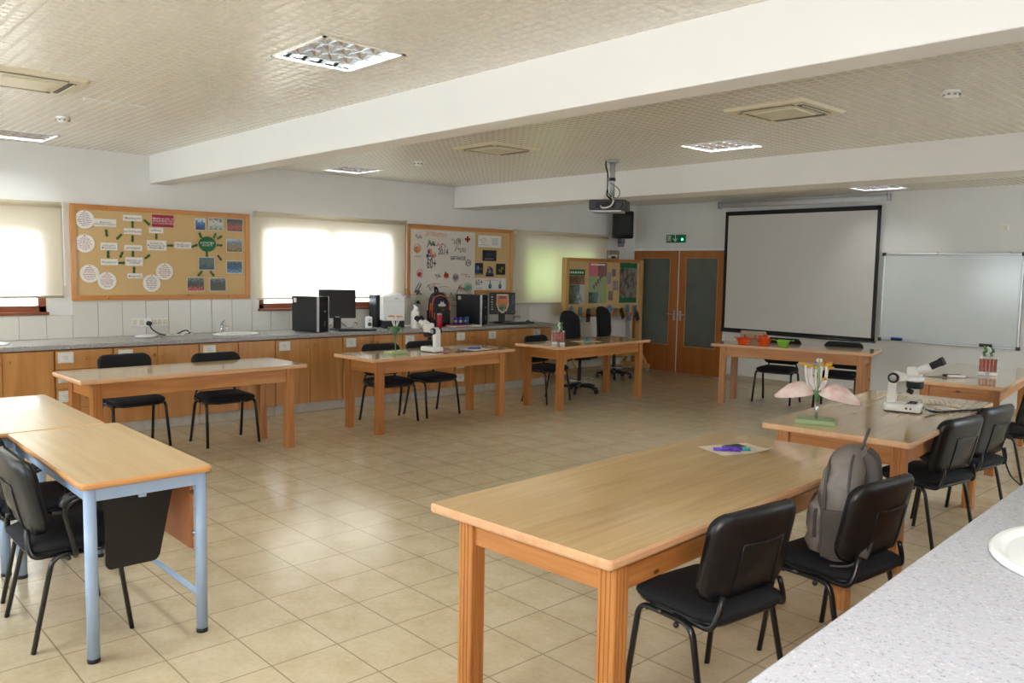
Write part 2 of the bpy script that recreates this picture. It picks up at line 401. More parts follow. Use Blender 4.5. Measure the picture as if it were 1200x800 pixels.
struct(MB().box(((LX+RWX)/2, (BY+NY)/2, 3.0), (RWX-LX+.6, BY-NY+.6, .1), M['wall']).build('trim_1'))       # slab over the tile ceiling
struct(MB().box(((LX+RWX)/2, 3.125, (ZB+H+.1)/2), (RWX-LX, .19, H+.1-ZB), M['beam'], .006).build('trim_2'))
struct(MB().box(((LX+RWX)/2, 7.21, (ZB+H+.1)/2), (RWX-LX, .44, H+.1-ZB), M['beam'], .006).build('trim_3'))

# left wall with three window openings
WIN = [(.35, 2.06, 1.11, 1.92), (4.2, 6.0, 1.1, 2.05), (8.25, 9.87, 1.12, 1.98)]
def wall_with_openings(name, x, thick, y0, y1, z1, wins, mat):
    m = MB(); xc = x-thick/2; y = y0
    for a, b, za, zb in wins:
        m.box((xc, (y+a)/2, z1/2), (thick, a-y, z1), mat)
        m.box((xc, (a+b)/2, za/2), (thick, b-a, za), mat); m.box((xc, (a+b)/2, (zb+z1)/2), (thick, b-a, z1-zb), mat); y = b
    m.box((xc, (y+y1)/2, z1/2), (thick, y1-y, z1), mat); return struct(m.build(name))
wall_with_openings('wall_left', LX, .2, NY-.2, BY+.2, 2.95, WIN, M['wall'])
struct(MB().box(((LX+RWX)/2, BY+.1, 1.475), (RWX-LX, .2, 2.95), M['wall']).build('wall_back'))
RFILL = [(6.8, 9.4, 1.0, 2.1)]  # unseen opening, added to let daylight onto the back of the room
def wall_right():
    m = MB(); y = NY-.2; xc = RWX+.1
    for a, b, za, zb in RFILL:
        m.box((xc, (y+a)/2, 1.475), (.2, a-y, 2.95), M['wall']); m.box((xc, (a+b)/2, za/2), (.2, b-a, za), M['wall']); m.box((xc, (a+b)/2, (zb+2.95)/2), (.2, b-a, 2.95-zb), M['wall']); y = b
    m.box((xc, (y+BY+.2)/2, 1.475), (.2, BY+.2-y, 2.95), M['wall']); struct(m.build('wall_right'))
wall_right()
NWIN = [(-7.6, -5.6), (-4.4, -2.2)]
def wall_near():
    m = MB(); x = LX
    for a, b in NWIN:
        m.box(((x+a)/2, NY-.1, 1.475), (a-x, .2, 2.95), M['wall']); m.box(((a+b)/2, NY-.1, .5), (b-a, .2, 1.0), M['wall']); m.box(((a+b)/2, NY-.1, 2.55), (b-a, .2, .8), M['wall']); x = b
    m.box(((x+RWX)/2, NY-.1, 1.475), (RWX-x, .2, 2.95), M['wall']); struct(m.build('wall_near'))
wall_near()

# windows of the left wall: hardwood frame, mullion, pane
for i, (a, b, za, zb) in enumerate(WIN):
    m = MB(); w = .07; x0 = LX-.06; d = .09
    m.box((x0, a+w/2, (za+zb)/2), (d, w, zb-za), M['winwood'], .008); m.box((x0, b-w/2, (za+zb)/2), (d, w, zb-za), M['winwood'], .008)
    m.box((x0, (a+b)/2, za+.035), (d, b-a, .07), M['winwood'], .008); m.box((x0, (a+b)/2, zb-.035), (d, b-a, .07), M['winwood'], .008)
    m.box((x0, (a+b)/2, (za+zb)/2), (d*.8, .1, zb-za-.1), M['winwood'], .008)
    m.box((LX+.005, (a+b)/2, za-.004), (.05, b-a+.03, .03), M['winwood'], .006)
    o = struct(m.build('window_%d' % (i+1)))
    MB().box((x0-.01, (a+b)/2, (za+zb)/2), (.005, b-a-.1, zb-za-.1), M['glass']).build('window_pane', o)

# tile splashback between worktop and boards
def splash():
    m = MB(); z0, z1 = .862, 1.222; y = 1.821; ys = [1.821+.2285*k for k in range(-9, 31)]
    def blocked(a, b, z): return any(w[0]-.02 < (a+b)/2 < w[1]+.02 and z > w[2]-.03 for w in WIN)
    m.box((LX+.004, (ys[0]+8.43)/2, (z0+1.085)/2), (.008, 8.43-ys[0], 1.085-z0), M['grout'])
    for a, b in zip(ys, ys[1:]):
        if a > 8.42: break
        b = min(b, 8.43); top = 1.085 if any(a < w[1]+.02 and b > w[0]-.02 for w in WIN) else z1
        m.box((LX+.008, (a+b)/2, (z0+top)/2), (.014, b-a-.004, top-z0-.003), M['tile'], .002)
    struct(m.build('trim_4'))
splash()
struct(MB().box(((-6.94-2.0)/2+.5, BY-.006, .04), (5.9, .012, .08), M['skirt'], .003).build('baseboard_back'))
struct(MB().box((LX+.006, (8.45+BY)/2, .04), (.012, BY-8.45, .08), M['skirt'], .003).build('baseboard_left'))

# door frame and the two glazed leaves
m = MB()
m.box((-7.83, BY-.035, 1.962), (1.82, .07, .028), M['white'], .004)
for x in (-8.725+.01, -6.945): m.box((x, BY-.02, .98), (.03, .05, 1.96), M['wall'], .004)
m.box((-7.7925, BY-.03, .98), (.013, .034, 1.93), M['white'])  # pale strip painted in for the bright line of light between the leaves
m.box((-7.83, BY-.042, 1.951), (1.74, .02, .010), M['white'])  # thin white strip, a highlight along the door top put into colour
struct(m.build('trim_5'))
def door(n, x0, x1, gl, gr, handle):
    y = BY-.025; m = MB(); w = x1-x0
    zt, g0, g1 = 1.945, .435, 1.835
    m.box(((x0+gl)/2, y, zt/2+.005), (gl-x0, .045, zt-.01), M['door'], .003); m.box(((gr+x1)/2, y, zt/2+.005), (x1-gr, .045, zt-.01), M['door'], .003)
    m.box(((gl+gr)/2, y, g0/2+.005), (gr-gl, .045, g0-.01), M['door'], .003); m.box(((gl+gr)/2, y, (g1+zt)/2), (gr-gl, .045, zt-g1), M['door'], .003)
    b = .012
    for c, s in ((((gl+gr)/2, y-.018, g1-b/2), (gr-gl, .02, b)), (((gl+gr)/2, y-.018, g0+b/2), (gr-gl, .02, b)), ((gl+b/2, y-.018, (g0+g1)/2), (b, .02, g1-g0)), ((gr-b/2, y-.018, (g0+g1)/2), (b, .02, g1-g0))): m.box(c, s, M['cab'], .003)
    o = struct(m.build('door_%d' % n))
    MB().box(((gl+gr)/2, y+.004, (g0+g1)/2), (gr-gl-.004, .008, g1-g0-.004), M['door_glass']).build('door_pane', o)
    h = MB(); h.box((handle, y-.027, .92), (.035, .008, .16), M['alu'], .003); h.tube(fillet([(handle, y-.03, .94), (handle, y-.07, .94), (handle+(.1 if handle < (x0+x1)/2 else -.1), y-.07, .94)], .015), .009, M['alu']); h.build('door_handle', o)
door(1, -8.695, -7.80, -8.545, -7.955, -7.855)
door(2, -7.785, -6.96, -7.66, -7.07, -7.735)

# ------------------------------------------------------------------ roller blinds
def blind(y0, y1, z0, z1, label):
    t = thing('roller_blind', label, 'blind', (LX+.045, (y0+y1)/2, z1), 0); w = y1-y0
    f = MB(); n = 24
    vs = [(.012*math.sin(i*.7)*.15, -w/2+.015+(w-.03)*i/n, z) for i in range(n+1) for z in (0, z0-z1)]
    f.add(vs, [(2*i, 2*i+1, 2*i+3, 2*i+2) for i in range(n)], M['blind'], True); f.build('fabric', t)
    MB().cyl((.004, -w/2+.012, z0-z1), (.004, w/2-.012, z0-z1), .011, M['cream_plastic']).build('bottom_bar', t)
    MB().cyl((.004, -w/2+.008, .004), (.004, w/2-.008, .004), .026, M['blind']).build('roll', t)
    for s in (-1, 1): MB().box((-.006, s*w/2, .006), (.075, .012, .065), M['cream_plastic'], .006).build('bracket', t)
    c = MB(); c.tube(smooth_path([(.03, w/2-.002, .01), (.034, w/2, -.3), (.034, w/2, (z0-z1)*.82), (.03, w/2-.002, (z0-z1)*.86), (.026, w/2-.004, (z0-z1)*.8), (.024, w/2-.002, 0)]), .0025, M['white_plastic'], 6); c.build('pull_chain', t)
blind(.2, 2.205, 1.265, 2.125, 'cream roller blind glowing white at the left edge, left of the flow chart notice board')
blind(4.14, 6.17, 1.222, 2.16, 'widest glowing roller blind, behind the first computer, between the two notice boards')
blind(8.07, 10.11, 1.112, 2.14, 'dim yellow-green roller blind behind the freestanding display board')

# ------------------------------------------------------------------ base cabinets, worktop, sinks
CX = -8.08
def knob(par, y, z, x=CX+.019):
    MB().lathe([(.004, 0), (.004, .012), (.012, .016), (.013, .024), (.008, .03), (0, .031)], M['brass'], 12, T(x, y, z) @ RY(PI/2)).build('knob', par)
def label_holder(par, y, z, w=.13, h=.1):
    m = MB(); F = frame((CX+.021, y, z), (0, 1, 0), (0, 0, 1)); m.box((0, 0, 0), (w, h, .006), M['card_label'], .002, F); m.box((0, 0, .0035), (w*.74, h*.62, .002), M['paper'], 0, F)
    for k in range(3): m.box((-.01+.006*k, .014-.014*k, .005), (w*(.42-.05*k), .003, .0008), M['ink_grey'], 0, F)
    m.build('label_holder', par)
def cabinet(y0, y1, kind, label, labels=(), hands=None):
    t = thing('base_cabinet', label, 'cabinet', (0, 0, 0), 0, 'base cabinets along the window wall')
    b = MB(); b.box(((CX+LX)/2+.005, (y0+y1)/2, .455), (CX-LX-.02, y1-y0-.002, .71), M['cab']); b.build('carcass', t)
    MB().box((CX-.02, (y0+y1)/2, .05), (.02, y1-y0, .098), M['toe']).build('toe_kick', t)
    if kind == 'drawers':
        n = 4; hh = .70/n
        for k in range(n):
            z1 = .812-hh*k; d = MB().box((CX+.009, (y0+y1)/2, z1-hh/2), (.018, y1-y0-.006, hh-.006), M['cab'], .003).build('drawer', t)
            knob(d, (y0+y1)/2, z1-hh*.45)
            label_holder(d, y0+.085, z1-hh/2+.02)
    else:
        n = len(hands) if hands else 2; w = (y1-y0)/n; hands = hands or 'RL'
        for k in range(n):
            a = y0+w*k; d = MB().box((CX+.009, a+w/2, .457), (.018, w-.005, .705), M['cab'], .003).build('door', t)
            knob(d, a+w-.04 if hands[k] == 'R' else a+.045, .728)
            if k in labels: label_holder(d, a+.105, .742)
cabinet(.74, 1.14, 'd', 'plain single cabinet at the far left end, under the white basin', (), 'R')
cabinet(1.145, 1.95, 'd', 'plain two-door cabinet left of the labelled drawers, no label holders', (), 'RL')
cabinet(1.955, 2.44, 'drawers', 'drawer unit with four label holders, behind the left end of the bare pine table')
cabinet(2.445, 3.24, 'd', 'two-door cabinet under the white wall sockets', (0,))
cabinet(3.245, 4.055, 'd', 'two-door cabinet under the second sink', (0,))
cabinet(4.06, 4.875, 'd', 'two-door cabinet under the leftmost black computer tower', (0,))
cabinet(4.88, 5.69, 'd', 'two-door cabinet under the computer with the white cover', (0,))
cabinet(5.695, 6.50, 'd', 'two-door cabinet under the white paper roll', (0,))
cabinet(6.505, 7.015, 'drawers', 'drawer unit with label holders under the dark school bag')
cabinet(7.02, 7.83, 'd', 'two-door cabinet under the monitor showing a badge', (0,))
cabinet(7.835, 8.24, 'd', 'single end cabinet nearest the freestanding display board', (0,), 'R')

def boolean_cut(o, cutters):
    for c in cutters:
        md = o.modifiers.new('cut', 'BOOLEAN'); md.operation = 'DIFFERENCE'; md.object = c; md.solver = 'EXACT'
    dg = bpy.context.evaluated_depsgraph_get(); me = bpy.data.meshes.new_from_object(o.evaluated_get(dg)); o.modifiers.clear(); o.data = me
    for c in cutters: bpy.data.objects.remove(c)
def sink_hole(x, y, rx, ry, z): return MB().lathe([(1, -.12), (1, .12)], M['grout'], 40, T(x, y, z) @ Matrix.Diagonal((rx, ry, 1, 1))).build('cutter')
def sink(x, y, z, rx, ry, label, rz=0):
    t = thing('sink_basin', label, 'sink', (x, y, z), rz); D = Matrix.Diagonal((rx, ry, 1, 1))
    MB().lathe([(1.06, .0), (1.07, .008), (1.02, .014), (.95, .012), (.88, .0), (.8, -.03), (.66, -.08), (.45, -.11), (.12, -.12), (.02, -.12)], M['ceramic'], 40, D).build('bowl', t)
    MB().lathe([(.02, -.119), (.021, -.115), (.012, -.114), (0, -.116)], M['chrome'], 16).build('drain', t)
def tap(x, y, z, label, rz=0, col='chrome'):
    t = thing('tap', label, 'tap', (x, y, z), rz)
    m = MB(); m.lathe([(.026, 0), (.024, .008), (.018, .012), (.018, .07), (.02, .075), (.016, .09), (0, .092)], M[col], 16)
    m.tube(fillet([(0, 0, .05), (.06, 0, .075), (.125, 0, .07), (.125, 0, .052)], .03), .01, M[col]); m.build('body', t)
    MB().tube([(0, 0, .09), (-.01, 0, .1), (.03, 0, .125), (.06, 0, .14)], [.012, .012, .008, .006], M[col]).build('lever', t)
SINKS = [(-8.36, 1.35, .21, .3), (-8.4, 3.78, .16, .24), (-8.4, 6.05, .15, .26), (-8.42, 8.02, .14, .2)]
wt = MB().box(((-8.03+LX)/2+.004, (.74+8.27)/2, .8425), (-8.03-LX-.01, 8.27-.74, .041), M['granite_far'], .004).build('worktop')
tag(wt, 'long speckled grey granite worktop running under the left windows', 'worktop')
boolean_cut(wt, [sink_hole(a, b, c, d, .8425) for a, b, c, d in SINKS])
for (a, b, c, d), l in zip(SINKS, ['white oval basin cut off by the left edge of the photo', 'white oval basin with tap, below the right half of the flow chart board', 'white oval basin between the covered computer and the white roll', 'white oval basin right of the badge monitor keyboard']):
    sink(a, b, .863, c, d, l)
tap(-8.62, 3.72, .863, 'small chrome tap behind the basin below the flow chart board')
tap(-8.62, 8.02, .863, 'small chrome tap at the worktop end, right of the badge monitor')

# ------------------------------------------------------------------ granite counter beside the camera
CT = T(-.715, 1.226, 0) @ RZ(math.radians(3.45))
def near_counter():
    t = thing('granite_counter', 'pale speckled granite counter in the bottom right foreground', 'counter', (-.715, 1.226, 0), math.radians(3.45))
    top = MB().box((.42, 1.75, .88), (.84, 4.6, .04), M['granite'], .004).build('counter_top', t)
    c = MB().lathe([(1, -.12), (1, .12)], M['grout'], 48, T(.318, 1.20, .88) @ Matrix.Diagonal((.215, .28, 1, 1))).build('cutter')
    bpy.context.view_layer.update(); c.matrix_world = t.matrix_basis.copy(); bpy.context.view_layer.update()
    boolean_cut(top, [c])
    MB().box((.43, 1.75, .48), (.74, 4.5, .76), M['cab'], .004).build('carcass', t)
    MB().box((.45, 1.75, .05), (.68, 4.48, .1), M['toe']).build('toe_kick', t)
near_counter()
p = CT @ Vector((.318, 1.20, .901))
sink(p.x, p.y, p.z, .215, .28, 'white oval basin set in the foreground granite counter', math.radians(3.45))

# ------------------------------------------------------------------ ceiling fittings
def troffer(a, b, label, tube='tube_lit'):
    t = thing('ceiling_light', label, 'ceiling light', (a, b, H), 0, 'recessed louvre ceiling lights')
    f = MB(); w, d = .27, .235
    f.box((-w+.008, 0, .0), (.016, 2*d, .012), M['white_enamel']); f.box((w-.008, 0, .0), (.016, 2*d, .012), M['white_enamel'])
    f.box((0, -d+.008, 0), (2*w, .016, .012), M['white_enamel']); f.box((0, d-.008, 0), (2*w, .016, .012), M['white_enamel']); f.build('frame', t)
    h = MB(); z1 = .1
    h.quad((-w, -d, z1), (w, -d, z1), (w, d, z1), (-w, d, z1), M['louvre'])
    for p, q in (((-w, -d), (w, -d)), ((w, -d), (w, d)), ((w, d), (-w, d)), ((-w, d), (-w, -d))): h.quad((*p, 0), (*q, 0), (*q, z1), (*p, z1), M['white_enamel'])
    h.build('housing', t)
    for k in range(4):
        x = -w+.0675+.135*k
        MB().cyl((x, -d+.01, .075), (x, d-.01, .075), .012, M[tube], 12).build('tube', t)
    v = MB()
    for k in range(1, 4):
        x = -w+.135*k
        for s in (-1, 1): v.add([(x+s*.004, -d, .0), (x+s*.004, d, .0), (x+s*.012, -d, .035), (x+s*.012, d, .035), (x+s*.03, -d, .06), (x+s*.03, d, .06)], [(0, 1, 3, 2), (2, 3, 5, 4)], M['louvre'], True)
    for k in range(1, 5):
        y = -d+.47*k/5
        for s in (-1, 1): v.add([(-w, y+s*.003, .002), (w, y+s*.003, .002), (-w, y+s*.012, .03), (w, y+s*.012, .03), (-w, y+s*.026, .05), (w, y+s*.026, .05)], [(0, 1, 3, 2), (2, 3, 5, 4)], M['louvre'], True)
    v.build('louvre', t)
for (a, b), l in zip(LIGHTS, ['nearest square louvre light, in the ceiling bay before the first beam', 'square louvre light at the left edge, above the left blind', 'square louvre light in the middle bay, left of the projector screen', 'square louvre light far left in the middle bay, above the wide glowing blind', 'square louvre light in the last bay, directly over the projection screen', 'square louvre light behind the camera', 'square louvre light above the far end of the foreground counter', 'square louvre light above the near end of the foreground counter']): troffer(a, b, l, 'tube_dim' if b > 10 or a < -7.5 else 'tube_lit')

def cassette(a, b, label, rz=0):
    t = thing('air_conditioner', label, 'air conditioner', (a, b, H+.004), rz, 'ceiling air conditioner cassettes'); s = .3
    p = MB(); o = rrect(.6, .6, .03); i_ = rrect(.56, .56, .025); n = len(o)
    p.add([(x, y, .0) for x, y in o]+[(x, y, -.022) for x, y in i_], [(k, (k+1) % n, n+(k+1) % n, n+k) for k in range(n)]+[tuple(range(n, 2*n))], M['cream_plastic']); p.build('panel', t)
    g = MB().box((0, 0, -.026), (.3, .3, .014), M['cream_plastic'], .006); g.build('intake_grille', t)
    for k in range(4):
        R_ = RZ(k*PI/2)
        MB().box((0, .215, -.0225), (.37, .045, .006), M['vent_dark'], .002, R_).build('air_slot', t)
        MB().box((0, .228 if k in (0, 3) else .214, -.029), (.35, .014 if k in (0, 3) else .034, .005), M['cream_plastic'], .0015, R_).build('vane', t)
cassette(-5.72, 1.27, 'square ceiling air conditioner at the left edge, before the first beam')
cassette(-2.88, 5.1, 'square ceiling air conditioner in the middle bay, right of the projector')
cassette(-5.64, 5.0, 'square ceiling air conditioner in the middle bay, partly hidden by the first beam')
def detector(a, b, label):
    t = thing('smoke_detector', label, 'smoke detector', (a, b, H), 0, 'ceiling smoke detectors')
    MB().lathe([(.05, 0), (.05, -.012), (.045, -.018)], M['white_plastic'], 20).build('base', t)
    MB().lathe([(.042, -.018), (.042, -.034), (.034, -.044), (0, -.046)], M['white_plastic'], 20).build('head', t)
    m = MB()
    for k in range(8):
        q = 2*PI*k/8; m.box((.0425*math.cos(q), .0425*math.sin(q), -.026), (.012, .012, .008), M['vent_dark'], 0)
    m.build('vent_slots', t)
detector(-6.96, 1.79, 'small white smoke detector in the near bay, right of the left-hand air conditioner')
detector(-6.93, 5.08, 'small white smoke detector in the middle bay, left of the half hidden air conditioner')
detector(-1.87, 5.2, 'small white smoke detector at the upper right of the middle bay')
tag(MB().box((-6.055, 1.885, H-.004), (.03, .4, .01), M['white_enamel'], .003).build('ceiling_slot_cover'), 'thin bright white strip on the ceiling by the left air conditioner', 'strip')

# projector on its ceiling pole, loudspeaker, exit sign
t = thing('projector', 'black ceiling projector hanging on a grey pole with loose cables', 'projector', (-5.36, 6.28, H))
MB().lathe([(.06, 0), (.06, -.02), (.02, -.03)], M['alu'], 20).build('ceiling_plate', t)
m = MB(); m.cyl((0, 0, -.02), (0, 0, -.40), .026, M['silver']); m.cyl((0, 0, -.17), (0, 0, -.2), .032, M['black_matt']); m.build('pole', t)
F = RZ(math.radians(30))
m = MB(); m.box((-.02, 0, -.44), (.36, .28, .1), M['charcoal'], .012, F); m.box((-.03, -.141, -.44), (.2, .004, .06), M['black_matt'], 0, F); m.build('body', t)
MB().cyl((.1, -.14, -.44), (.1, -.17, -.44), .035, M['black_plastic'], 18, F).build('lens', t)
MB().box((-.03, 0, -.5), (.3, .22, .02), M['silver'], .004, F).build('mount_tray', t)
MB().tube(smooth_path([(-.07, -.02, 0), (-.06, -.03, -.06), (-.025, -.04, -.14), (-.03, -.035, -.25), (-.02, -.05, -.34), (.05, -.06, -.385)]), .008, M['black_matt'], 8).build('cable', t)
o = MB().tube(smooth_path([(-.03, -.05, -.17), (-.035, -.055, -.33), (-.01, -.15, -.44), (.06, -.19, -.475), (.13, -.17, -.46), (.15, -.15, -.41), (.12, -.14, -.37)]), .008, M['cable_white'], 8).build('cable', t); o['label'] = 'white looping cable'
MB().tube(smooth_path([(.0, -.03, -.22), (.07, 0, -.27), (.1, 0, -.32), (.08, -.02, -.37), (0, -.04, -.34), (-.02, -.04, -.28)]), .004, M['black_matt'], 6).build('cable', t)

t = thing('loudspeaker', 'black wall loudspeaker on a bracket, below the projector', 'loudspeaker', (-8.50, 10.25, 2.34), math.radians(-35))
m = MB(); m.pad(.3, .22, .03, [(.02, -.215), (0, -.2), (0, .2), (.02, .215)], M['black_plastic'], RZ(PI/2)); m.build('cabinet', t)
MB().pad(.27, .38, .025, [(.004, 0), (0, .004), (.004, .01)], M['black_matt'], frame((.11, 0, 0), (0, 1, 0), (0, 0, 1))).build('grille', t)
m = MB(); m.tube(fillet([(-.02, 0, -.2), (-.02, 0, -.27), (-.12, 0, -.27), (-.21, 0, -.27)], .03), .02, M['black_metal']); m.box((0, 0, -.25), (.05, .07, .09), M['black_metal'], .008); m.box((-.2, .03, -.27), (.02, .1, .14), M['black_metal'], .004); m.build('bracket', t)
EX = frame((-7.89, BY-.02, 2.135), (1, 0, 0), (0, 0, 1))
t = thing('exit_sign', 'green exit sign with running man and arrow above the doors', 'sign', (-7.89, BY, 2.135))
E0 = frame((0, -.02, 0), (1, 0, 0), (0, 0, 1))
m = MB(); m.box((0, 0, 0), (.36, .125, .03), M['green_card'], .004, E0)
m.text('↓', .15, E0 @ T(.0, 0, .0165), M['white']); 
m.box((-.12, 0, .016), (.07, .09, .001), M['white'], 0, E0); m.box((-.12, -.006, .0168), (.054, .078, .001), M['green_card'], 0, E0)
m.ball((-.112, .024, .018), (.008, .008, .002), M['white'], 10, E0)
for q in (((-.115, .014), (-.122, -.012)), ((-.122, -.012), (-.105, -.026)), ((-.122, -.012), (-.138, -.034)), ((-.115, .01), (-.098, .0)), ((-.116, .01), (-.134, .002))): m.tube([(q[0][0], q[0][1], .018), (q[1][0], q[1][1], .018)], .0045, M['white'], 6, E0)
m.build('sign_panel', t)
MB().ball((.135, -.012, .02), (.02, .02, .012), M['led_green'], 12, E0).build('indicator', t)
t = thing('socket_plate', 'small square white plate high on the wall above the whiteboard', 'wall socket', (-3.216, BY, 2.197))
MB().box((0, -.008, 0), (.08, .016, .075), M['white_plastic'], .005).build('plate', t)
MB().box((0, -.017, 0), (.05, .004, .045), M['cream_plastic'], .002).build('socket_face', t)

# ------------------------------------------------------------------ projection screen and whiteboard
t = thing('projection_screen', 'large pulled down projection screen with black border', 'screen', (-5.79, BY-.09, 2.6), 0)
m = MB(); m.cyl((-1.27, 0, .02), (1.24, 0, .0), .042, M['casing'], 20); m.build('casing', t)
for x in (-1.27, 1.24): MB().box((x, .01, .015), (.025, .1, .1), M['silver'], .008).build('end_cap', t)
sx0, sx1 = -1.155, 1.16; z0, z1 = -1.86, -.085
s = MB().box(((sx0+sx1)/2, 0, (z0+z1)/2), (sx1-sx0, .004, z1-z0), M['screen']); s.build('screen_cloth', t)
b = MB(); w = .05
b.box(((sx0+sx1)/2, -.003, z1-.03), (sx1-sx0, .003, .06), M['black_matt']); b.box(((sx0+sx1)/2, -.003, z0+w/2), (sx1-sx0, .003, w), M['black_matt'])
for x in (sx0+w/2, sx1-w/2): b.box((x, -.003, (z0+z1)/2), (w, .003, z1-z0), M['black_matt'])
b.build('border', t)
MB().cyl((sx0-.01, 0, z0), (sx1+.01, 0, z0), .014, M['black_plastic']).build('bottom_bar', t)
MB().cyl((-.3, .03, .02), (-.3, .07, .06), .012, M['silver']).build('wall_hook', t)

t = thing('whiteboard', 'white enamel board with aluminium frame right of the projection screen', 'whiteboard', (-3.79, BY-.02, 1.335), 0)
W, Hh = 1.6, 1.1
MB().box((0, 0, 0), (W-.02, .016, Hh-.02), M['whiteboard']).build('surface', t)
m = MB()
for z in (-Hh/2, Hh/2): m.box((0, -.004, z), (W, .03, .025), M['alu'], .006)
for x in (-W/2, W/2): m.box((x, -.004, 0), (.025, .03, Hh), M['alu'], .006)
m.build('frame', t)
for x in (-W/2, W/2):
    for z in (-Hh/2, Hh/2): MB().box((x, -.006, z), (.045, .036, .045), M['charcoal'], .008).build('corner_cap', t)
MB().box((0, -.045, -Hh/2-.008), (W*.9, .07, .008), M['alu'], .003).build('pen_tray', t)
for x in (-.15, .65): MB().box((x, -.006, Hh/2+.02), (.02, .02, .03), M['alu'], .004).build('hanger', t)
def eraser(x, col, l):
    t = thing('board_eraser', l, 'eraser', (x, BY-.065, .781)); MB().box((0, 0, .012), (.13, .045, .02), M['black_fabric'], .004).build('felt', t); MB().box((0, 0, .03), (.135, .048, .02), M[col], .006).build('grip', t)
eraser(-4.36, 'blue_pen', 'blue eraser on the left end of the whiteboard tray')
eraser(-3.32, 'charcoal', 'black eraser on the right end of the whiteboard tray')
# ------------------------------------------------------------------ tables
def pine_table(L, W, label, loc, rz, top=.738):
    t = thing('classroom_table', label, 'table', loc, rz, 'pine classroom tables')
    th = .032; m = MB()
    m.pad(W, L, .018, [(.004, top-th), (.0, top-th+.008), (.0, top-.008), (.005, top)], M['edge'], smooth=False)
    m.pad(W-.014, L-.014, .012, [(0, top-.004), (.0, top+.0004)], M['oak_y'], smooth=False); m.build('tabletop', t)
    s = .072; ix, iy = W/2-.055-s/2, L/2-.10-s/2
    def fluted():
        pts = []; h = s/2
        for a in range(4):
            side = []
            for f0 in (-.55, -.05, .45):
                side += [(f0*h, h), ((f0+.05)*h, h-.004), ((f0+.15)*h, h-.004), ((f0+.2)*h, h)]
            side = [(-h+.004, h)]+side+[(h-.004, h)]
            c, q = round(math.cos(-a*PI/2)), round(math.sin(-a*PI/2))
            pts += [(x*c-y*q, x*q+y*c) for x, y in side]
        return pts[::-1]
    prof = fluted()
    for sx in (-1, 1):
        for sy in (-1, 1):
            MB().prism(prof, 0, top-th, M['pine_z'], T(sx*ix, sy*iy, 0)).build('leg', t)
    for sx in (-1, 1): MB().box((sx*(ix+.008), 0, top-th-.062), (.024, 2*iy-s, .12), M['pine_y'], .003).build('apron', t)
    for sy in (-1, 1): MB().box((0, sy*(iy+.008), top-th-.062), (2*ix-s, .024, .12), M['pine_x'], .003).build('apron', t)
    return t
R = math.radians
pine_table(2.10, .84, 'nearest pine table, with a printed paper and purple marker on it', (-2.01, 2.87, 0), R(3))
pine_table(1.95, .82, 'pine table carrying the large pink flower model and a microscope', (-2.175, 5.31, 0), R(6))
pine_table(1.82, .70, 'pine table at the far right in front of the whiteboard', (-2.54, 8.10, 0), R(8))
pine_table(1.86, .66, 'pine table under the projection screen holding orange and lime bowls', (-4.93, 9.23, 0), R(90+15))
pine_table(1.86, .68, 'bare pine table at left, in front of the flow chart board', (-6.815, 2.64, 0), R(1.5))
pine_table(1.88, .68, 'pine table with the small flower model, microscope and blue pen', (-6.845, 5.17, 0), R(2))
pine_table(1.84, .68, 'pine table beside the tall office chairs, holding pink test tubes', (-6.77, 7.52, 0), R(4))

def blue_table(cx, cy, L, W, label):
    t = thing('school_desk', label, 'table', (cx, cy, 0), 0, 'desks with pale blue steel legs'); top = .738; th = .026
    m = MB(); m.pad(L, W, .03, [(.006, top-th), (0, top-th+.008), (0, top-.008), (.006, top)], M['beech_edge'], smooth=False); m.pad(L-.016, W-.016, .024, [(0, top-.004), (0, top+.0004)], M['oak_x'], smooth=False); m.build('tabletop', t)
    ix, iy = L/2-.04, W/2-.045
    for sx in (-1, 1):
        for sy in (-1, 1):
            o = MB().cyl((sx*ix, sy*iy, .012), (sx*ix, sy*iy, top-th), .024, M['blue_metal'], 20).build('leg', t)
            MB().cyl((sx*ix, sy*iy, 0), (sx*ix, sy*iy, .018), .0245, M['black_matt'], 20).build('foot_cap', o)
    for sy in (-1, 1): MB().box((0, sy*iy, top-th-.03), (2*ix-.03, .03, .05), M['blue_metal'], .004).build('rail', t)
    for sx in (-1, 1): MB().box((sx*ix, 0, top-th-.03), (.03, 2*iy-.03, .05), M['blue_metal'], .004).build('rail', t)
    MB().cyl((-ix, iy-.0, .16), (ix, iy-.0, .16), .013, M['blue_metal'], 12).build('foot_bar', t)
    MB().box((0, iy-.028, .53), (2*ix-.05, .014, .32), M['panel_brown'], .002).build('modesty_panel', t)
    for sx in (-1, 1):
        for z in (.44, .62): MB().cyl((sx*ix, iy, z), (sx*(ix-.03), iy-.028, z), .01, M['alu'], 10).build('bolt', t)
    MB().box((ix, -.02, top-th-.05), (.02, .03, .04), M['blue_metal'], .004).build('bag_hook', t)
blue_table(-4.045, 1.165, 1.26, .53, 'oak topped desk with pale blue legs, nearer of the two at left')
blue_table(-5.312, 1.112, 1.26, .53, 'oak topped desk cut off by the left edge, behind the nearer blue-legged desk')

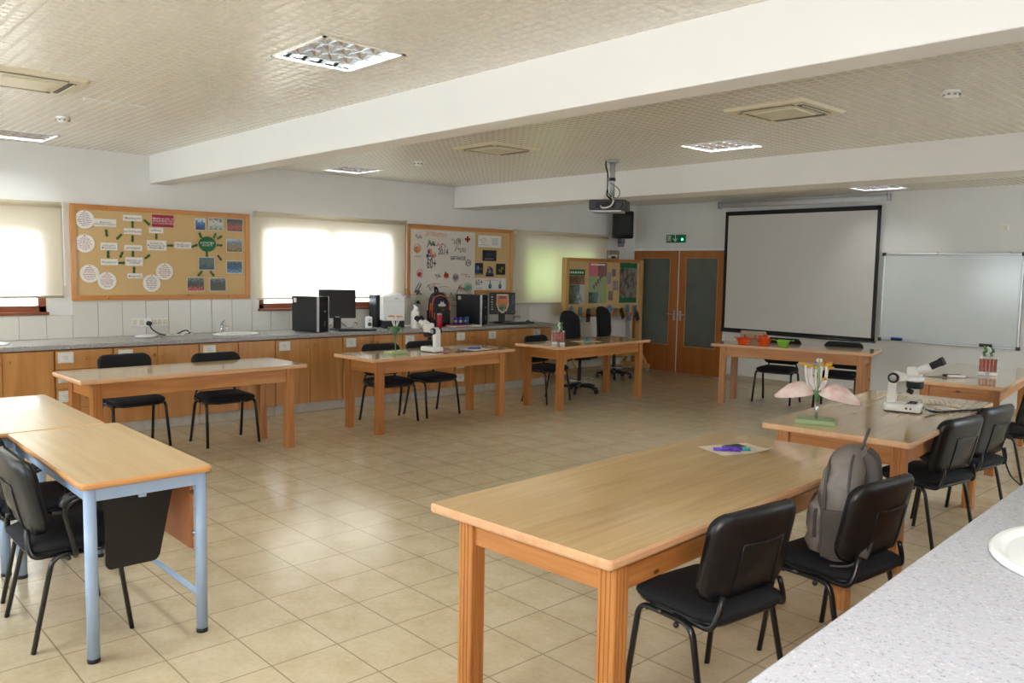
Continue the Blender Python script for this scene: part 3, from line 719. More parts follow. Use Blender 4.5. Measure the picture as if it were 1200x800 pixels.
# ------------------------------------------------------------------ visitor chairs
def chair_parts(t):
    m = MB()
    def sb(p): return (p.x, p.y, p.z - .25*max(0, p.x-.1)**2*4 - .06*(abs(p.y)/.22)**2*.12)
    m.pad(.42, .44, .09, [(.03, .405), (.008, .412), (0, .425), (.004, .438), (.03, .450), (.08, .454)], M['black_fabric'], None, 6, sb); m.build('seat', t)
    s = MB(); s.pad(.40, .42, .09, [(.06, .378), (.02, .385), (.002, .400), (0, .408)], M['black_plastic'], None, 6, sb); s.build('seat_shell', t)
    B = T(-.21, 0, .625) @ RY(R(-12)) @ frame((0, 0, 0), (0, 1, 0), (0, 0, 1))
    def bb(p): return (p.x, p.y, p.z + .9*p.x*p.x + .25*p.y*p.y)
    q = MB(); q.pad(.45, .325, .07, [(.03, .0), (.006, .006), (0, .016), (.01, .028), (.05, .036)], M['black_fabric'], B, 6, bb); q.build('back_pad', t)
    q = MB(); q.pad(.46, .335, .075, [(.05, -.024), (.014, -.022), (.002, -.010), (0, .006), (.012, .008)], M['black_plastic'], B, 6, bb)
    for a, b in (((-.11, -.13), (-.11, .06)), ((-.11, .06), (.11, .06)), ((.11, .06), (.11, -.13))):
        pts = [bb(Vector((a[0]+(b[0]-a[0])*k/6, a[1]+(b[1]-a[1])*k/6, -.0245))) for k in range(7)]; q.tube(pts, .004, M['black_plastic'], 6, B)
    q.build('back_shell', t)
    for s in (-1, 1):
        y = s*.222
        f = fillet([(.02, y, .385), (.135, y, .385), (.185, s*.238, .0)], .05, 6); r = fillet([(.02, y, .385), (-.115, y, .385), (-.20, s*.238, .0)], .05, 6)
        for p in (f, r):
            MB().tube(p, .0135, M['black_metal'], 10, None, False, .75, (0, s, 0)).build('leg', t)
        u = fillet([(-.02, s*.205, .388), (-.185, s*.205, .388), (-.196, s*.18, .445), (-.192, s*.16, .50)], .07, 6)
        MB().tube(u, .012, M['black_metal'], 10, None, False, .8).build('back_support', t)
        MB().ball((-.06, s*.24, .372), .011, M['black_plastic'], 10).build('stacking_knob', t)
    for x in (.1, -.08): MB().cyl((x, -.222, .378), (x, .222, .378), .010, M['black_metal'], 10).build('cross_bar', t)
proto = None
def chair(x, y, deg, label, group='black visitor chairs'):
    global proto
    if proto is None:
        proto = thing('visitor_chair', label, 'chair', (x, y, 0), R(deg), group); chair_parts(proto); return proto
    return dup(proto, (x, y, 0), R(deg), label, group)
chair(-1.67, 2.57, 174, 'nearest black chair, empty, tucked under the nearest pine table')
chair(-1.545, 3.32, 175, 'black chair holding the grey backpack')
chair(-1.875, 5.18, 172, 'black chair at the pink flower table, nearer of its two')
chair(-1.89, 5.82, 174, 'black chair with a cable hanging behind it, farther of two at the pink flower')
chair(-2.08, 7.27, 188, 'black chair cut by the right edge, at the table by the whiteboard')
chair(-7.44, 2.41, 3, 'left black chair behind the bare pine table')
chair(-7.14, 3.10, 0, 'right black chair behind the bare pine table')
chair(-7.11, 4.86, -4, 'black chair behind the small flower model')
chair(-7.155, 5.46, 4, 'black chair behind the far table microscope')
chair(-7.04, 7.13, 8, 'black visitor chair left of the office chairs, behind the pink test tubes')
chair(-5.25, 9.42, -80, 'black chair behind the lime green bowl, under the projection screen')
chair(-4.53, 9.58, -78, 'black chair at the right end of the table under the projection screen')
# chairs with a folded writing tablet
tproto = None
def tablet_chair(x, y, deg, label):
    global tproto
    if tproto is not None: return dup(tproto, (x, y, 0), R(deg), label)
    tproto = thing('tablet_chair', label, 'chair', (x, y, 0), R(deg), 'black chairs with a folded writing tablet'); chair_parts(tproto)
    MB().tube(fillet([(-.03, -.225, .375), (-.035, -.25, .40), (-.08, -.26, .60), (.0, -.27, .635), (.2, -.3, .64)], .05, 6), .013, M['black_metal']).build('arm_tube', tproto)
    MB().tube(fillet([(-.085, -.262, .60), (-.07, -.265, .632), (.0, -.27, .65), (.1, -.285, .655)], .03, 5), .018, M['black_plastic'], 10, None, False, 1.3).build('arm_rest', tproto)
    o = rrect(.27, .335, .03); poly = [(-.135+(x+.135)*(1.06-.26*(.5-y/.335)), y) for x, y in o]
    MB().prism(poly, -.008, .008, M['black_plastic'], T(.19, -.33, .485) @ RX(PI/2)).build('writing_tablet', tproto)
    MB().cyl((.12, -.30, .635), (.26, -.32, .635), .012, M['black_metal']).build('hinge', tproto); return tproto
tablet_chair(-3.92, .98, 90, 'black chair with a folded writing tablet, nearer one at the blue-legged desk')
tablet_chair(-4.58, 1.0, 90, 'black chair with a folded writing tablet, half hidden behind the nearer one')

# ------------------------------------------------------------------ tall office chairs
def office_chair(x, y, rz, bz, label):
    t = thing('office_chair', label, 'chair', (x, y, 0), rz, 'tall swivel chairs beside the display board')
    for k in range(5):
        a = 2*PI*k/5+.3; c, s = math.cos(a), math.sin(a)
        o = MB().tube([(c*.03, s*.03, .09), (c*.17, s*.17, .085), (c*.27, s*.27, .07)], [.026, .022, .016], M['black_plastic'], 8).build('base_arm', t)
        w = MB(); w.cyl((c*.26-s*.018, s*.26+c*.018, .028), (c*.26+s*.018, s*.26-c*.018, .028), .028, M['black_plastic'], 14); w.cyl((c*.27, s*.27, .03), (c*.27, s*.27, .075), .008, M['black_metal']); w.build('castor', o)
    MB().lathe([(.035, .06), (.035, .13), (.028, .14), (.028, .32), (.02, .33), (.02, .44), (0, .44)], M['black_metal'], 18).build('gas_column', t)
    r = MB(); r.tube([(.19*math.cos(2*PI*k/28), .19*math.sin(2*PI*k/28), .17) for k in range(28)], .009, M['chrome'], 8, None, True)
    for k in range(4): a = PI/2*k; r.cyl((.03*math.cos(a), .03*math.sin(a), .15), (.19*math.cos(a), .19*math.sin(a), .17), .007, M['chrome'], 8)
    r.build('foot_ring', t)
    MB().box((0, 0, .45), (.2, .2, .03), M['black_metal'], .005).tube([(0, -.05, .45), (.02, -.2, .44), (.02, -.24, .43)], .008, M['black_metal'], 8).build('mechanism', t)
    MB().pad(.42, .43, .12, [(.05, .46), (.01, .475), (0, .50), (.01, .52), (.05, .535), (.1, .54)], M['black_fabric'], None, 6, lambda p: (p.x, p.y, p.z-.8*max(0, p.x-.1)**2)).build('seat', t)
    MB().tube(fillet([(-.05, 0, .45), (-.24, 0, .46), (-.25, 0, .62), (-.24, 0, .72)], .07), .018, M['black_metal'], 10, None, False, 1.6).build('back_stem', t)
    B = T(-.23, 0, .80) @ RY(R(-6)) @ frame((0, 0, 0), (0, 1, 0), (0, 0, 1))
    m = MB(); m.pad(.37, .54, .15, [(.05, -.03), (.012, -.02), (0, 0), (.012, .02), (.05, .034), (.1, .038)], M['black_fabric'], B, 8, lambda p: (p.x*(1-.18*max(0, p.y)), p.y, p.z+1.2*p.x*p.x-.35*(p.y-.05)**2)); m.build('backrest', t)
    return t
oc = office_chair(-7.30, 8.00, R(-4), 0, 'tall black office chair behind the table, nearer to the worktop end')
dup(oc, (-8.0, 9.53, 0), R(8), 'tall black office chair in front of the display board, nearer to the doors')
# ------------------------------------------------------------------ notice boards on the window wall (local X runs along the wall, Y up)
PX = LX+.03
def onwall(y, z, x=PX): return frame((x, y, z), (0, 1, 0), (0, 0, 1))
def notice_board(y0, y1, z0, z1, label):
    t = thing('notice_board', label, 'notice board', (LX, (y0+y1)/2, (z0+z1)/2), 0, 'framed cork notice boards'); w, h = y1-y0, z1-z0; f = .05
    MB().box((.012, 0, 0), (.02, w-.02, h-.02), M['cork']).build('cork_panel', t)
    m = MB()
    for s in (-1, 1):
        m.add([(.0, -w/2, s*h/2), (.042, -w/2, s*h/2), (.042, w/2, s*h/2), (.0, w/2, s*h/2), (0, -w/2+f, s*(h/2-f)), (.036, -w/2+f, s*(h/2-f)), (.036, w/2-f, s*(h/2-f)), (0, w/2-f, s*(h/2-f))], [(0, 1, 2, 3), (1, 5, 6, 2), (4, 5, 6, 7), (0, 4, 7, 3)], M['frame_y'])
        m.add([(.0, s*w/2, -h/2), (.042, s*w/2, -h/2), (.042, s*w/2, h/2), (.0, s*w/2, h/2), (0, s*(w/2-f), -h/2+f), (.036, s*(w/2-f), -h/2+f), (.036, s*(w/2-f), h/2-f), (0, s*(w/2-f), h/2-f)], [(0, 1, 2, 3), (1, 5, 6, 2), (4, 5, 6, 7), (0, 4, 7, 3)], M['frame_z'])
    m.build('frame', t)
    for s in (-1, 1):
        for u in (-.32, .36): MB().lathe([(.008, 0), (.008, .003), (0, .005)], M['brass'], 10, T(.041, u*w, s*(h/2-f/2)) @ RY(PI/2)).build('screw', t)
    return t
notice_board(2.275, 4.08, 1.225, 2.155, 'left cork notice board with the paper flow chart and photographs')
notice_board(6.2, 8.055, 1.25, 2.162, 'right cork notice board with the long hand-drawn banner')

def pin(m, u, v, F, mat='ink_purple'): m.ball((u, v, .006), .006, M[mat], 8, F)
# round papers with lines of small print (too small to read)
CIRC = [(2.404, 2.009, 'topmost left'), (2.4, 1.779, 'second from the top left'), (2.435, 1.487, 'lower left'), (2.593, 1.417, 'lower left, beside and below its neighbour'), (3.154, 1.516, 'centre, under the red card'), (3.021, 1.395, 'centre bottom')]
CLAB = ['round white note in the top left corner of the flow chart board', 'round white note at the left edge below the topmost round note', 'round white note at lower left, closest to the left frame', 'round white note at lower left, right of the one by the frame', 'round white note right of centre, the higher of two', 'round white note right of centre, the lower of two']
for i, (y, z, _) in enumerate(CIRC):
    t = thing('round_note', CLAB[i], 'paper', (PX, y, z), 0, 'round white notes'); F = frame((0, 0, 0), (0, 1, 0), (0, 0, 1)); m = MB(); rr = .088
    m.prism([(rr*math.cos(2*PI*k/36), rr*math.sin(2*PI*k/36)) for k in range(36)], 0, .002, M['paper'], F)
    rnd = random.Random(i)
    for k in range(8):
        v = .058-.0165*k; half = math.sqrt(max(.001, .066**2-v*v))*rnd.uniform(.75, .98); u = -half
        while u < half-.008:
            l = rnd.uniform(.012, .034); l = min(l, half-u); m.box((u+l/2, v, .0023), (l, .0055, .0006), M[('ink_purple', 'ink_pink', 'ink_purple', 'ink_red')[(k+i) % 4] if i not in (0, 5) else 'ink_purple'], 0, F); u += l+.006
    pin(m, 0, .076, F); m.build('paper', t)
CARDS = [(2.589, 1.985, .206, .077, 'παραγωγή\nηλεκτρικής ενέργειας', .021), (2.846, 2.046, .182, .059, 'απορρίμματα', .029), (2.845, 1.914, .17, .06, 'κατανάλωση', .029), (3.075, 1.935, .142, .056, 'μεθάνιο', .031), (2.618, 1.756, .158, .073, 'αυξημένη\nπαραγωγή', .028), (2.848, 1.75, .174, .056, 'μεταφορές', .030), (3.078, 1.781, .196, .104, 'Ένταση του\nΦαινομένου του\nΘερμοκηπίου', .026), (3.346, 1.791, .175, .068, 'Υπερθέρμανση\nτου πλανήτη', .023), (2.618, 1.603, .158, .061, 'βιομηχανία', .028), (2.854, 1.612, .169, .084, 'Διοξείδιο του\n Άνθρακα', .026), (2.859, 1.468, .147, .051, 'πυρκαγιές', .027)]
CARDL = ['two-line white card at the top left, right of the topmost round note', 'white card at the top of the middle column', 'white card second in the middle column', 'white card tucked under the red card', 'two-line white card below the top left card', 'white card third in the middle column', 'three-line white card below the red card', 'two-line white card left of the green oval', 'one-line white card in the left column, lowest of its column', 'two-line white card in the middle column, fourth down', 'lowest white card in the middle column']
for (y, z, w, h, tx, sz), l in zip(CARDS, CARDL):
    t = thing('word_card', l, 'paper', (PX, y, z), R(0), 'white word cards of the flow chart'); F = frame((0, 0, 0), (0, 1, 0), (0, 0, 1)); m = MB()
    m.box((0, 0, .001), (w, h, .002), M['paper'], 0, F); m.text(tx, sz, F @ T(0, -.002, .0024), M['ink'], sx=.92); m.build('card', t)
t = thing('red_card', 'dark red card with white Greek lettering at the top of the flow chart board', 'paper', (PX+.002, 3.143, 2.032)); F = frame((0, 0, 0), (0, 1, 0), (0, 0, 1))
m = MB(); m.box((0, 0, .001), (.215, .122, .002), M['maroon'], 0, F); m.text('Μπορώ κι εγώ να\nσταματήσω την\nκλιματική αλλαγή', .028, F @ T(0, 0, .0024), M['white']); m.build('card', t)
t = thing('oval_card', 'green oval card with white lettering among the photographs', 'paper', (PX, 3.604, 1.812)); m = MB()
m.prism([(.094*math.cos(2*PI*k/40), .08*math.sin(2*PI*k/40)) for k in range(40)], 0, .002, M['green_card'], F); m.text('ΚΛΙΜΑΤΙΚΗ\nΑΛΛΑΓΗ', .031, F @ T(0, 0, .0024), M['white'], sx=.88); m.build('card', t)
PH = [((3.533, 2.017, .114, .125), [rgb(18, 42, 84), rgb(30, 74, 130), rgb(60, 120, 170), rgb(214, 226, 234)], 5, 'blue photograph of a pale shape, leftmost of the top row'),
      ((3.704, 2.027, .167, .132), [rgb(80, 84, 74), rgb(184, 190, 176), rgb(210, 214, 204), rgb(40, 56, 44)], 6, 'pale grey photograph, middle of the top row'),
      ((3.912, 2.026, .184, .138), [rgb(70, 64, 52), rgb(200, 84, 60), rgb(70, 84, 80), rgb(40, 56, 54)], 7, 'dark photograph with red figures in the top right corner'),
      ((3.905, 1.806, .184, .144), [rgb(84, 70, 44), rgb(150, 128, 86), rgb(110, 118, 120), rgb(170, 200, 224)], 6, 'dry landscape photograph under a pale sky, at the right edge'),
      ((3.904, 1.571, .18, .139), [rgb(130, 170, 200), rgb(36, 84, 130), rgb(30, 56, 70), rgb(90, 120, 130)], 6, 'blue water photograph at the right edge, lowest there'),
      ((3.595, 1.605, .174, .137), [rgb(14, 44, 60), rgb(26, 78, 94), rgb(94, 92, 60), rgb(40, 96, 120)], 4, 'dark teal sea photograph below the green oval'),
      ((3.474, 1.385, .187, .149), [rgb(216, 96, 80), rgb(70, 44, 36), rgb(40, 50, 40), rgb(120, 130, 120)], 8, 'busy photograph with a red patch, left one of the bottom row'),
      ((3.716, 1.382, .182, .143), [rgb(76, 80, 44), rgb(60, 64, 40), rgb(34, 40, 36), rgb(130, 134, 140)], 8, 'dark olive photograph, right one of the bottom row')]
for i, ((y, z, w, h), st, sc, l) in enumerate(PH):
    t = thing('photograph', l, 'photo', (PX, y, z), 0, 'photographs on the flow chart board'); m = MB(); m.box((0, 0, .001), (w, h, .002), M['paper'], 0, F); m.build('mount', t)
    q = MB(); q.box((0, 0, 0), (w-.01, h-.01, .001), picture('photo print %d' % i, st, sc, i*3.1+1, .75)); q.build('print', t, F @ T(0, 0, .0025))
AR = [(2.595, 1.922, 2.603, 1.845, 'below the top left two-line card'), (2.74, 1.882, 2.688, 1.825, 'slanting down between the second middle card and the left column'), (2.845, 1.948, 2.846, 2.022, 'pointing up to the top middle card'), (2.843, 1.873, 2.841, 1.801, 'between the second and third middle cards'), (2.746, 1.707, 2.718, 1.642, 'slanting down left of the fourth middle card'), (2.844, 1.718, 2.842, 1.654, 'between the third and fourth middle cards'), (2.61, 1.713, 2.608, 1.636, 'between the two lower cards of the left column'), (2.703, 1.596, 2.77, 1.597, 'from the lowest left card to the middle column'), (2.849, 1.495, 2.851, 1.566, 'pointing up from the lowest middle card'), (2.96, 1.644, 3.014, 1.688, 'slanting up towards the three-line card'), (2.958, 2.035, 3.015, 1.98, 'slanting down between the top middle card and the red card'), (3.077, 1.9, 3.076, 1.838, 'down to the three-line card'), (3.18, 1.784, 3.252, 1.785, 'between the three-line card and the card left of the oval'), (3.434, 1.777, 3.505, 1.804, 'from the white card into the green oval'), (3.54, 1.877, 3.518, 1.939, 'from the oval up to the blue photograph'), (3.677, 1.881, 3.701, 1.938, 'from the oval up to the pale grey photograph'), (3.714, 1.871, 3.773, 1.91, 'from the oval towards the top right photograph'), (3.708, 1.804, 3.777, 1.806, 'level, from the oval to the landscape photograph'), (3.716, 1.699, 3.763, 1.638, 'from the oval down to the blue water photograph'), (3.6, 1.735, 3.599, 1.669, 'from the oval straight down to the teal photograph'), (3.544, 1.525, 3.495, 1.468, 'from the teal photograph to the bottom left photograph'), (3.632, 1.526, 3.678, 1.467, 'from the teal photograph to the bottom right photograph')]
for a, b, c, d, l in AR:
    L_ = math.hypot(c-a, d-b); m = MB(); w = .011; hd = .024
    m.prism([(0, -w), (L_-hd, -w), (L_-hd, -w*1.7), (L_, 0), (L_-hd, w*1.7), (L_-hd, w), (0, w)], 0, .002, M['green_arrow'], RZ(math.atan2(d-b, c-a)))
    o = m.build('paper_arrow', None, onwall(a, b)); tag(o, 'green paper arrow '+l, 'arrow', 'green arrows of the flow chart')

# long banner and the sheets on the second board
def scrib(m, u, v, s, mat, kind, F, rnd):
    w = .0036
    if kind == 'blob': m.ball((u, v, .003), (s*.5, s*.42, .003), mat, 12, F); return
    if kind == 'curl': pts = [(u+s*(k/14-.5)+.012*math.sin(k*2.1), v+s*.3*math.sin(k*rnd.uniform(.7, 1.0))*rnd.uniform(.5, 1), .003) for k in range(15)]
    elif kind == 'ring': pts = [(u+s*.5*math.cos(k*.45), v+s*.5*math.sin(k*.45), .003) for k in range(15)]
    elif kind == 'stroke': pts = [(u-s*.3, v-s*.5, .003), (u, v+rnd.uniform(-.1, .1)*s, .003), (u+s*.3, v+s*.5, .003)]
    else: pts = [(u-s*.5, v+rnd.uniform(-.01, .01), .003), (u, v+rnd.uniform(-.01, .01), .003), (u+s*.5, v, .003)]
    m.tube(smooth_path(pts, 3), w, mat, 5, F)
t = thing('paper_banner', 'long hand-drawn paper banner hanging over the right notice board down to the worktop', 'banner', (PX+.012, 6.793, 1.551))
m = MB(); W, Hh = 1.079, 1.09; n = 20; mm = 12
vs = []; fs = []
for j in range(mm+1):
    for i in range(n+1):
        u = -W/2+W*i/n; v = -.67+1.215*j/mm; vs.append((u, v, .004*math.sin(u*13+v*4)+.003*math.sin(v*17)-.0))
for j in range(mm):
    for i in range(n): fs.append((j*(n+1)+i, j*(n+1)+i+1, (j+1)*(n+1)+i+1, (j+1)*(n+1)+i))
vs2 = [(a, b, c-.002) for a, b, c in vs]
m.add(vs, fs, M['banner'], True, F); m.add(vs2, fs, M['banner'], True, F)
FB = F @ T(0, 0, .0095)
def wr(tx, y, z, s, mat, sx=1): m.text(tx, s, FB @ T(y-6.793, z-1.551, 0), M[mat], sx=sx)
wr('29 Μαρτίου', 6.66, 2.045, .08, 'ink_orange', .85); wr('2014', 6.775, 1.816, .115, 'ink_blue', .75); wr('60+', 6.585, 1.655, .2, 'ink_black', .5); wr('EARTHHOUR', 7.03, 1.737, .078, 'ink_black', .56)
m.box((7.194-6.793, 2.0-1.551, 0), (.032, .085, .001), M['ink_red'], 0, FB); m.box((7.194-6.793, 2.0-1.551, 0), (.092, .03, .001), M['ink_red'], 0, FB)
rnd = random.Random(5)
DO = [(.045, -.045, .075, 'ink_red', 'blob'), (.03, -.005, .035, 'ink_green', 'blob'), (.42, -.21, .10, 'ink_green', 'blob'), (-.44, .295, .08, 'ink_orange', 'blob'), (-.40, -.025, .06, 'ink_red', 'blob'), (-.38, -.06, .03, 'ink_pink', 'blob'), (-.42, -.395, .05, 'ink_black', 'blob'), (-.45, -.455, .03, 'ink_blue', 'blob'), (-.27, .21, .055, 'ink_blue', 'blob'), (-.22, .21, .05, 'ink_grey', 'blob'), (-.17, .215, .05, 'ink_orange', 'blob'), (-.25, .265, .045, 'ink_red', 'blob'), (.44, -.36, .03, 'ink_red', 'blob'), (.47, -.42, .026, 'ink_black', 'blob'), (.2, -.07, .05, 'ink_grey', 'blob'), (.38, -.05, .025, 'ink_orange', 'blob'), (.44, -.06, .02, 'ink_black', 'blob'), (-.42, .45, .1, 'ink_grey', 'curl'), (-.44, .30, .11, 'ink_orange', 'ring'), (-.44, .29, .07, 'ink_orange', 'ring'), (-.40, -.02, .09, 'ink_pink', 'ring'), (-.41, -.05, .05, 'ink_red', 'curl'), (-.44, -.2, .12, 'ink_black', 'stroke'), (-.40, -.21, .11, 'ink_black', 'stroke'), (-.42, -.27, .1, 'ink_black', 'curl'), (-.42, -.40, .07, 'ink_blue', 'curl'), (-.44, -.46, .04, 'ink_blue', 'ring'), (-.2, .38, .14, 'ink_green', 'curl'), (-.26, .36, .09, 'ink_black', 'stroke'), (-.2, .36, .08, 'ink_black', 'curl'), (-.24, .27, .06, 'ink_red', 'ring'), (-.24, .2, .09, 'ink_blue', 'ring'), (-.17, .22, .07, 'ink_orange', 'ring'), (-.24, .225, .05, 'ink_red', 'ring'), (-.05, .345, .14, 'ink_pink', 'curl'), (.2, .42, .16, 'ink_grey', 'curl'), (.22, .35, .14, 'ink_grey', 'stroke'), (.42, .13, .08, 'ink_black', 'ring'), (.42, .13, .04, 'ink_grey', 'curl'), (.04, -.05, .08, 'ink_orange', 'ring'), (.05, -.04, .05, 'ink_red', 'ring'), (.05, -.03, .03, 'ink_red', 'ring'), (.2, -.07, .1, 'ink_grey', 'ring'), (.2, -.07, .06, 'ink_blue', 'ring'), (.36, -.03, .12, 'ink_orange', 'dash'), (.42, -.21, .13, 'ink_green', 'ring'), (.42, -.22, .08, 'ink_green', 'curl'), (.27, -.22, .12, 'ink_orange', 'stroke'), (.24, -.24, .14, 'ink_black', 'stroke'), (.3, -.22, .1, 'ink_red', 'curl'), (.2, -.33, .2, 'ink_black', 'curl'), (.1, -.34, .1, 'ink_blue', 'dash'), (.25, -.38, .08, 'ink_black', 'curl'), (.24, -.45, .17, 'ink_black', 'dash'), (.42, -.37, .1, 'ink_red', 'curl'), (.45, -.42, .04, 'ink_purple', 'ring'), (-.2, -.2, .16, 'ink_grey', 'curl'), (-.16, -.16, .18, 'ink_orange', 'dash'), (0, -.2, .18, 'ink_grey', 'dash'), (-.05, -.3, .18, 'ink_pink', 'curl'), (-.2, -.38, .15, 'ink_grey', 'curl'), (.05, -.43, .12, 'ink_orange', 'curl'), (.02, -.47, .05, 'ink_red', 'curl'), (.3, .3, .14, 'ink_grey', 'curl'), (-.42, .2, .1, 'ink_grey', 'dash'), (-.1, -.05, .1, 'ink_grey', 'curl')]
for u, v, s, mt, kd in DO: scrib(m, u, v, s, M[mt], kd, F @ T(0, 0, .005), rnd)
m.build('sheet', t)
def sheet(name, y, z, w, h, label, fn, mat='paper', cat='paper', dx=0):
    t = thing(name, label, cat, (PX+dx, y, z)); m = MB(); m.prism(rrect(w, h, .008, 2), 0, .002, M[mat], F); fn(m, F @ T(0, 0, .0026)); m.build('sheet', t)
def f_lines(m, G):
    for k in range(6): m.box((-.01, .045-.018*k, 0), (.13-.02*(k % 3), .005, .0006), M['ink_grey'], 0, G)
def f_map(m, G):
    m.tube([(.04*math.cos(k*.5), .03*math.sin(k*.5)+.01, .0) for k in range(13)], .003, M['ink_grey'], 5, G); m.box((0, -.05, 0), (.16, .006, .0006), M['ink_grey'], 0, G); m.box((-.07, .02, 0), (.008, .02, .0006), M['ink_red'], 0, G)
sheet('paper_sheet', 7.502, 1.985, .208, .162, 'white sheet with a sketch at the top of the right board, left of two', f_map)
sheet('paper_sheet', 7.716, 1.984, .216, .165, 'white sheet with lines of writing at the top of the right board, right of two', f_lines)
def f60(m, G):
    m.text('60+', .085, G @ T(.01, .012, 0), M['ink_blue']); m.box((0, -.045, 0), (.17, .01, .0006), M['ink_grey'], 0, G)
sheet('dark_card', 7.611, 1.789, .258, .15, 'dark card with a blue 60+ on the right notice board', f60, 'screen_glass', 'card')
def fglobe(m, G):
    m.ball((-.01, .0, 0), (.042, .052, .002), M['ink_blue'], 16, G); m.ball((.0, .01, .001), (.02, .03, .002), M['ink_grey'], 12, G); m.box((.06, 0, 0), (.03, .01, .0006), M['ink_orange'], 0, G); m.box((0, -.065, 0), (.14, .008, .0006), M['ink_grey'], 0, G)
sheet('dark_card', 7.402, 1.604, .185, .158, 'dark card with a pale globe, left side of the right notice board', fglobe, 'screen_glass', 'card')
def fyel(m, G):
    for a, b, c, d in ((-.03, -.03, .03, .03), (0, -.04, .05, .04), (-.04, .0, .02, -.05), (.01, .03, .05, .0)): m.tube([(a, b, 0), ((a+c)/2+.01, (b+d)/2, 0), (c, d, 0)], .004, M['anther'], 5, G)
sheet('dark_card', 7.824, 1.602, .176, .156, 'dark card with yellow drawing, right side of the right notice board', fyel, 'screen_glass', 'card')
t = thing('cutout_drawing', 'dark blue and grey paper cutout between two dark cards', 'paper', (PX, 7.62, 1.568)); m = MB()
m.prism([(-.075, -.07), (.075, -.07), (.07, -.03), (.05, -.02), (.065, .02), (.03, .06), (-.02, .073), (-.045, .05), (-.05, .01), (-.06, -.02), (-.07, -.03)], 0, .002, M['ink'], F)
m.ball((0, .0, .002), (.03, .026, .002), M['ink_grey'], 14, F); m.box((0, -.055, .0025), (.12, .018, .001), M['ink_black'], 0, F); m.box((-.02, .045, .0025), (.05, .02, .001), M['ink_grey'], 0, F); m.build('sheet', t)
def fstrip(m, G):
    m.text('60+', .12, G @ T(-.2, .02, 0), M['ink_black'], sx=.75)
    m.box((-.2, -.055, 0), (.12, .006, .0006), M['ink_grey'], 0, G); m.tube([(-.09, .052, 0), (.05, .058, 0), (.16, .05, 0)], .003, M['ink_grey'], 5, G)
    for x in (.0, .19): m.tube([(x, .05, 0), (x, .0, 0)], .005, M['ink_blue'], 6, G); m.ball((x, -.03, 0), (.03, .038, .002), M['ink_blue'], 14, G); m.ball((x, -.02, .001), (.014, .02, .002), M['ink_green'], 12, G)
    m.ball((.0, .015, .001), (.008, .008, .002), M['ink_red'], 8, G)
sheet('paper_strip', 7.627, 1.393, .599, .165, 'wide white strip with 60+ and two hanging bulbs, at the bottom of the right board', fstrip)

# small framed picture near the corner
t = thing('picture_frame', 'small brown frame on the wall beside the doors, above the display board', 'picture', (LX, 10.27, 1.86)); m = MB(); m.box((.008, 0, 0), (.016, .33, .16), M['cardboard'], .003); m.build('frame', t)
m = MB(); m.add([(.017, -.12, -.05), (.017, .12, -.03), (.017, .12, .02), (.017, -.12, .0)], [(0, 1, 2, 3)], M['paper']); m.box((.018, .02, -.03), (.002, .1, .03), M['ink_black']); m.build('picture', t)

# ------------------------------------------------------------------ freestanding display board on trestles
XB = -8.45; KB = 8.45/8.1
def by(y): return y*KB
def bz(z): return 1.6+(z-1.6)*KB
y0, y1 = by(8.5), by(10.25); zt, zb = bz(1.785), bz(.93); yc = (y0+y1)/2
t = thing('display_board', 'freestanding pine display board on trestle feet, left of the doors', 'display board', (XB, yc, 0))
MB().box((0, 0, (zt+zb)/2), (.02, y1-y0-.1, zt-zb-.06), M['cork']).build('cork_panel', t)
for s in (-1, 1):
    MB().box((0, s*((y1-y0)/2-.035), (zt+.05)/2), (.09, .07, zt-.05), M['trestle'], .004).build('post', t)
    f = MB(); f.box((.0, s*((y1-y0)/2-.1), .09), (.6, .05, .07), M['trestle'], .005)
    for q in (-1, 1):
        f.tube([(q*.24, s*((y1-y0)/2-.1), .11), (q*.02, s*((y1-y0)/2-.1), .42)], .028, M['trestle'], 4)
    fo = f.build('trestle_foot', t)
    for q in (-1, 1): MB().cyl((q*.27, s*((y1-y0)/2-.1)-.012, .027), (q*.27, s*((y1-y0)/2-.1)+.012, .027), .027, M['silver'], 14).cyl((q*.27, s*((y1-y0)/2-.1), .03), (q*.27, s*((y1-y0)/2-.1), .06), .008, M['silver'], 8).build('castor', fo)
for z in (zt-.025, zb+.025): MB().box((.0, 0, z), (.075, y1-y0-.14, .05), M['frame_y'], .004).build('rail', t)
MB().box((0, 0, .27), (.03, y1-y0-.14, .06), M['trestle'], .004).build('stretcher', t)
def poster(y, z, w, h, label, build, name='poster', cat='poster', grp=None, rot=0, dx=.012):
    t = thing(name, label, cat, (XB+dx, by(y), bz(z)), 0, grp); m = MB(); G = F @ RZ(rot); build(m, G, w*KB, h*KB); m.build('sheet', t)
def pic_fn(stops, sc, seed, vert=.7, top=None, bot=None, txt=None):
    mt = picture('poster print %.1f' % seed, stops, sc, seed, vert)
    def fn(m, G, w, h):
        m.box((0, 0, .001), (w, h, .002), mt, 0, G)
        if top: m.box((0, h/2-.045, .0022), (w, .07, .001), M[top], 0, G)
        if bot: m.box((0, -h/2+.04, .0022), (w, .08, .001), M[bot], 0, G)
        if txt: m.text(txt, .04, G @ T(0, h/2-.045, .003), M['white'])
    return fn
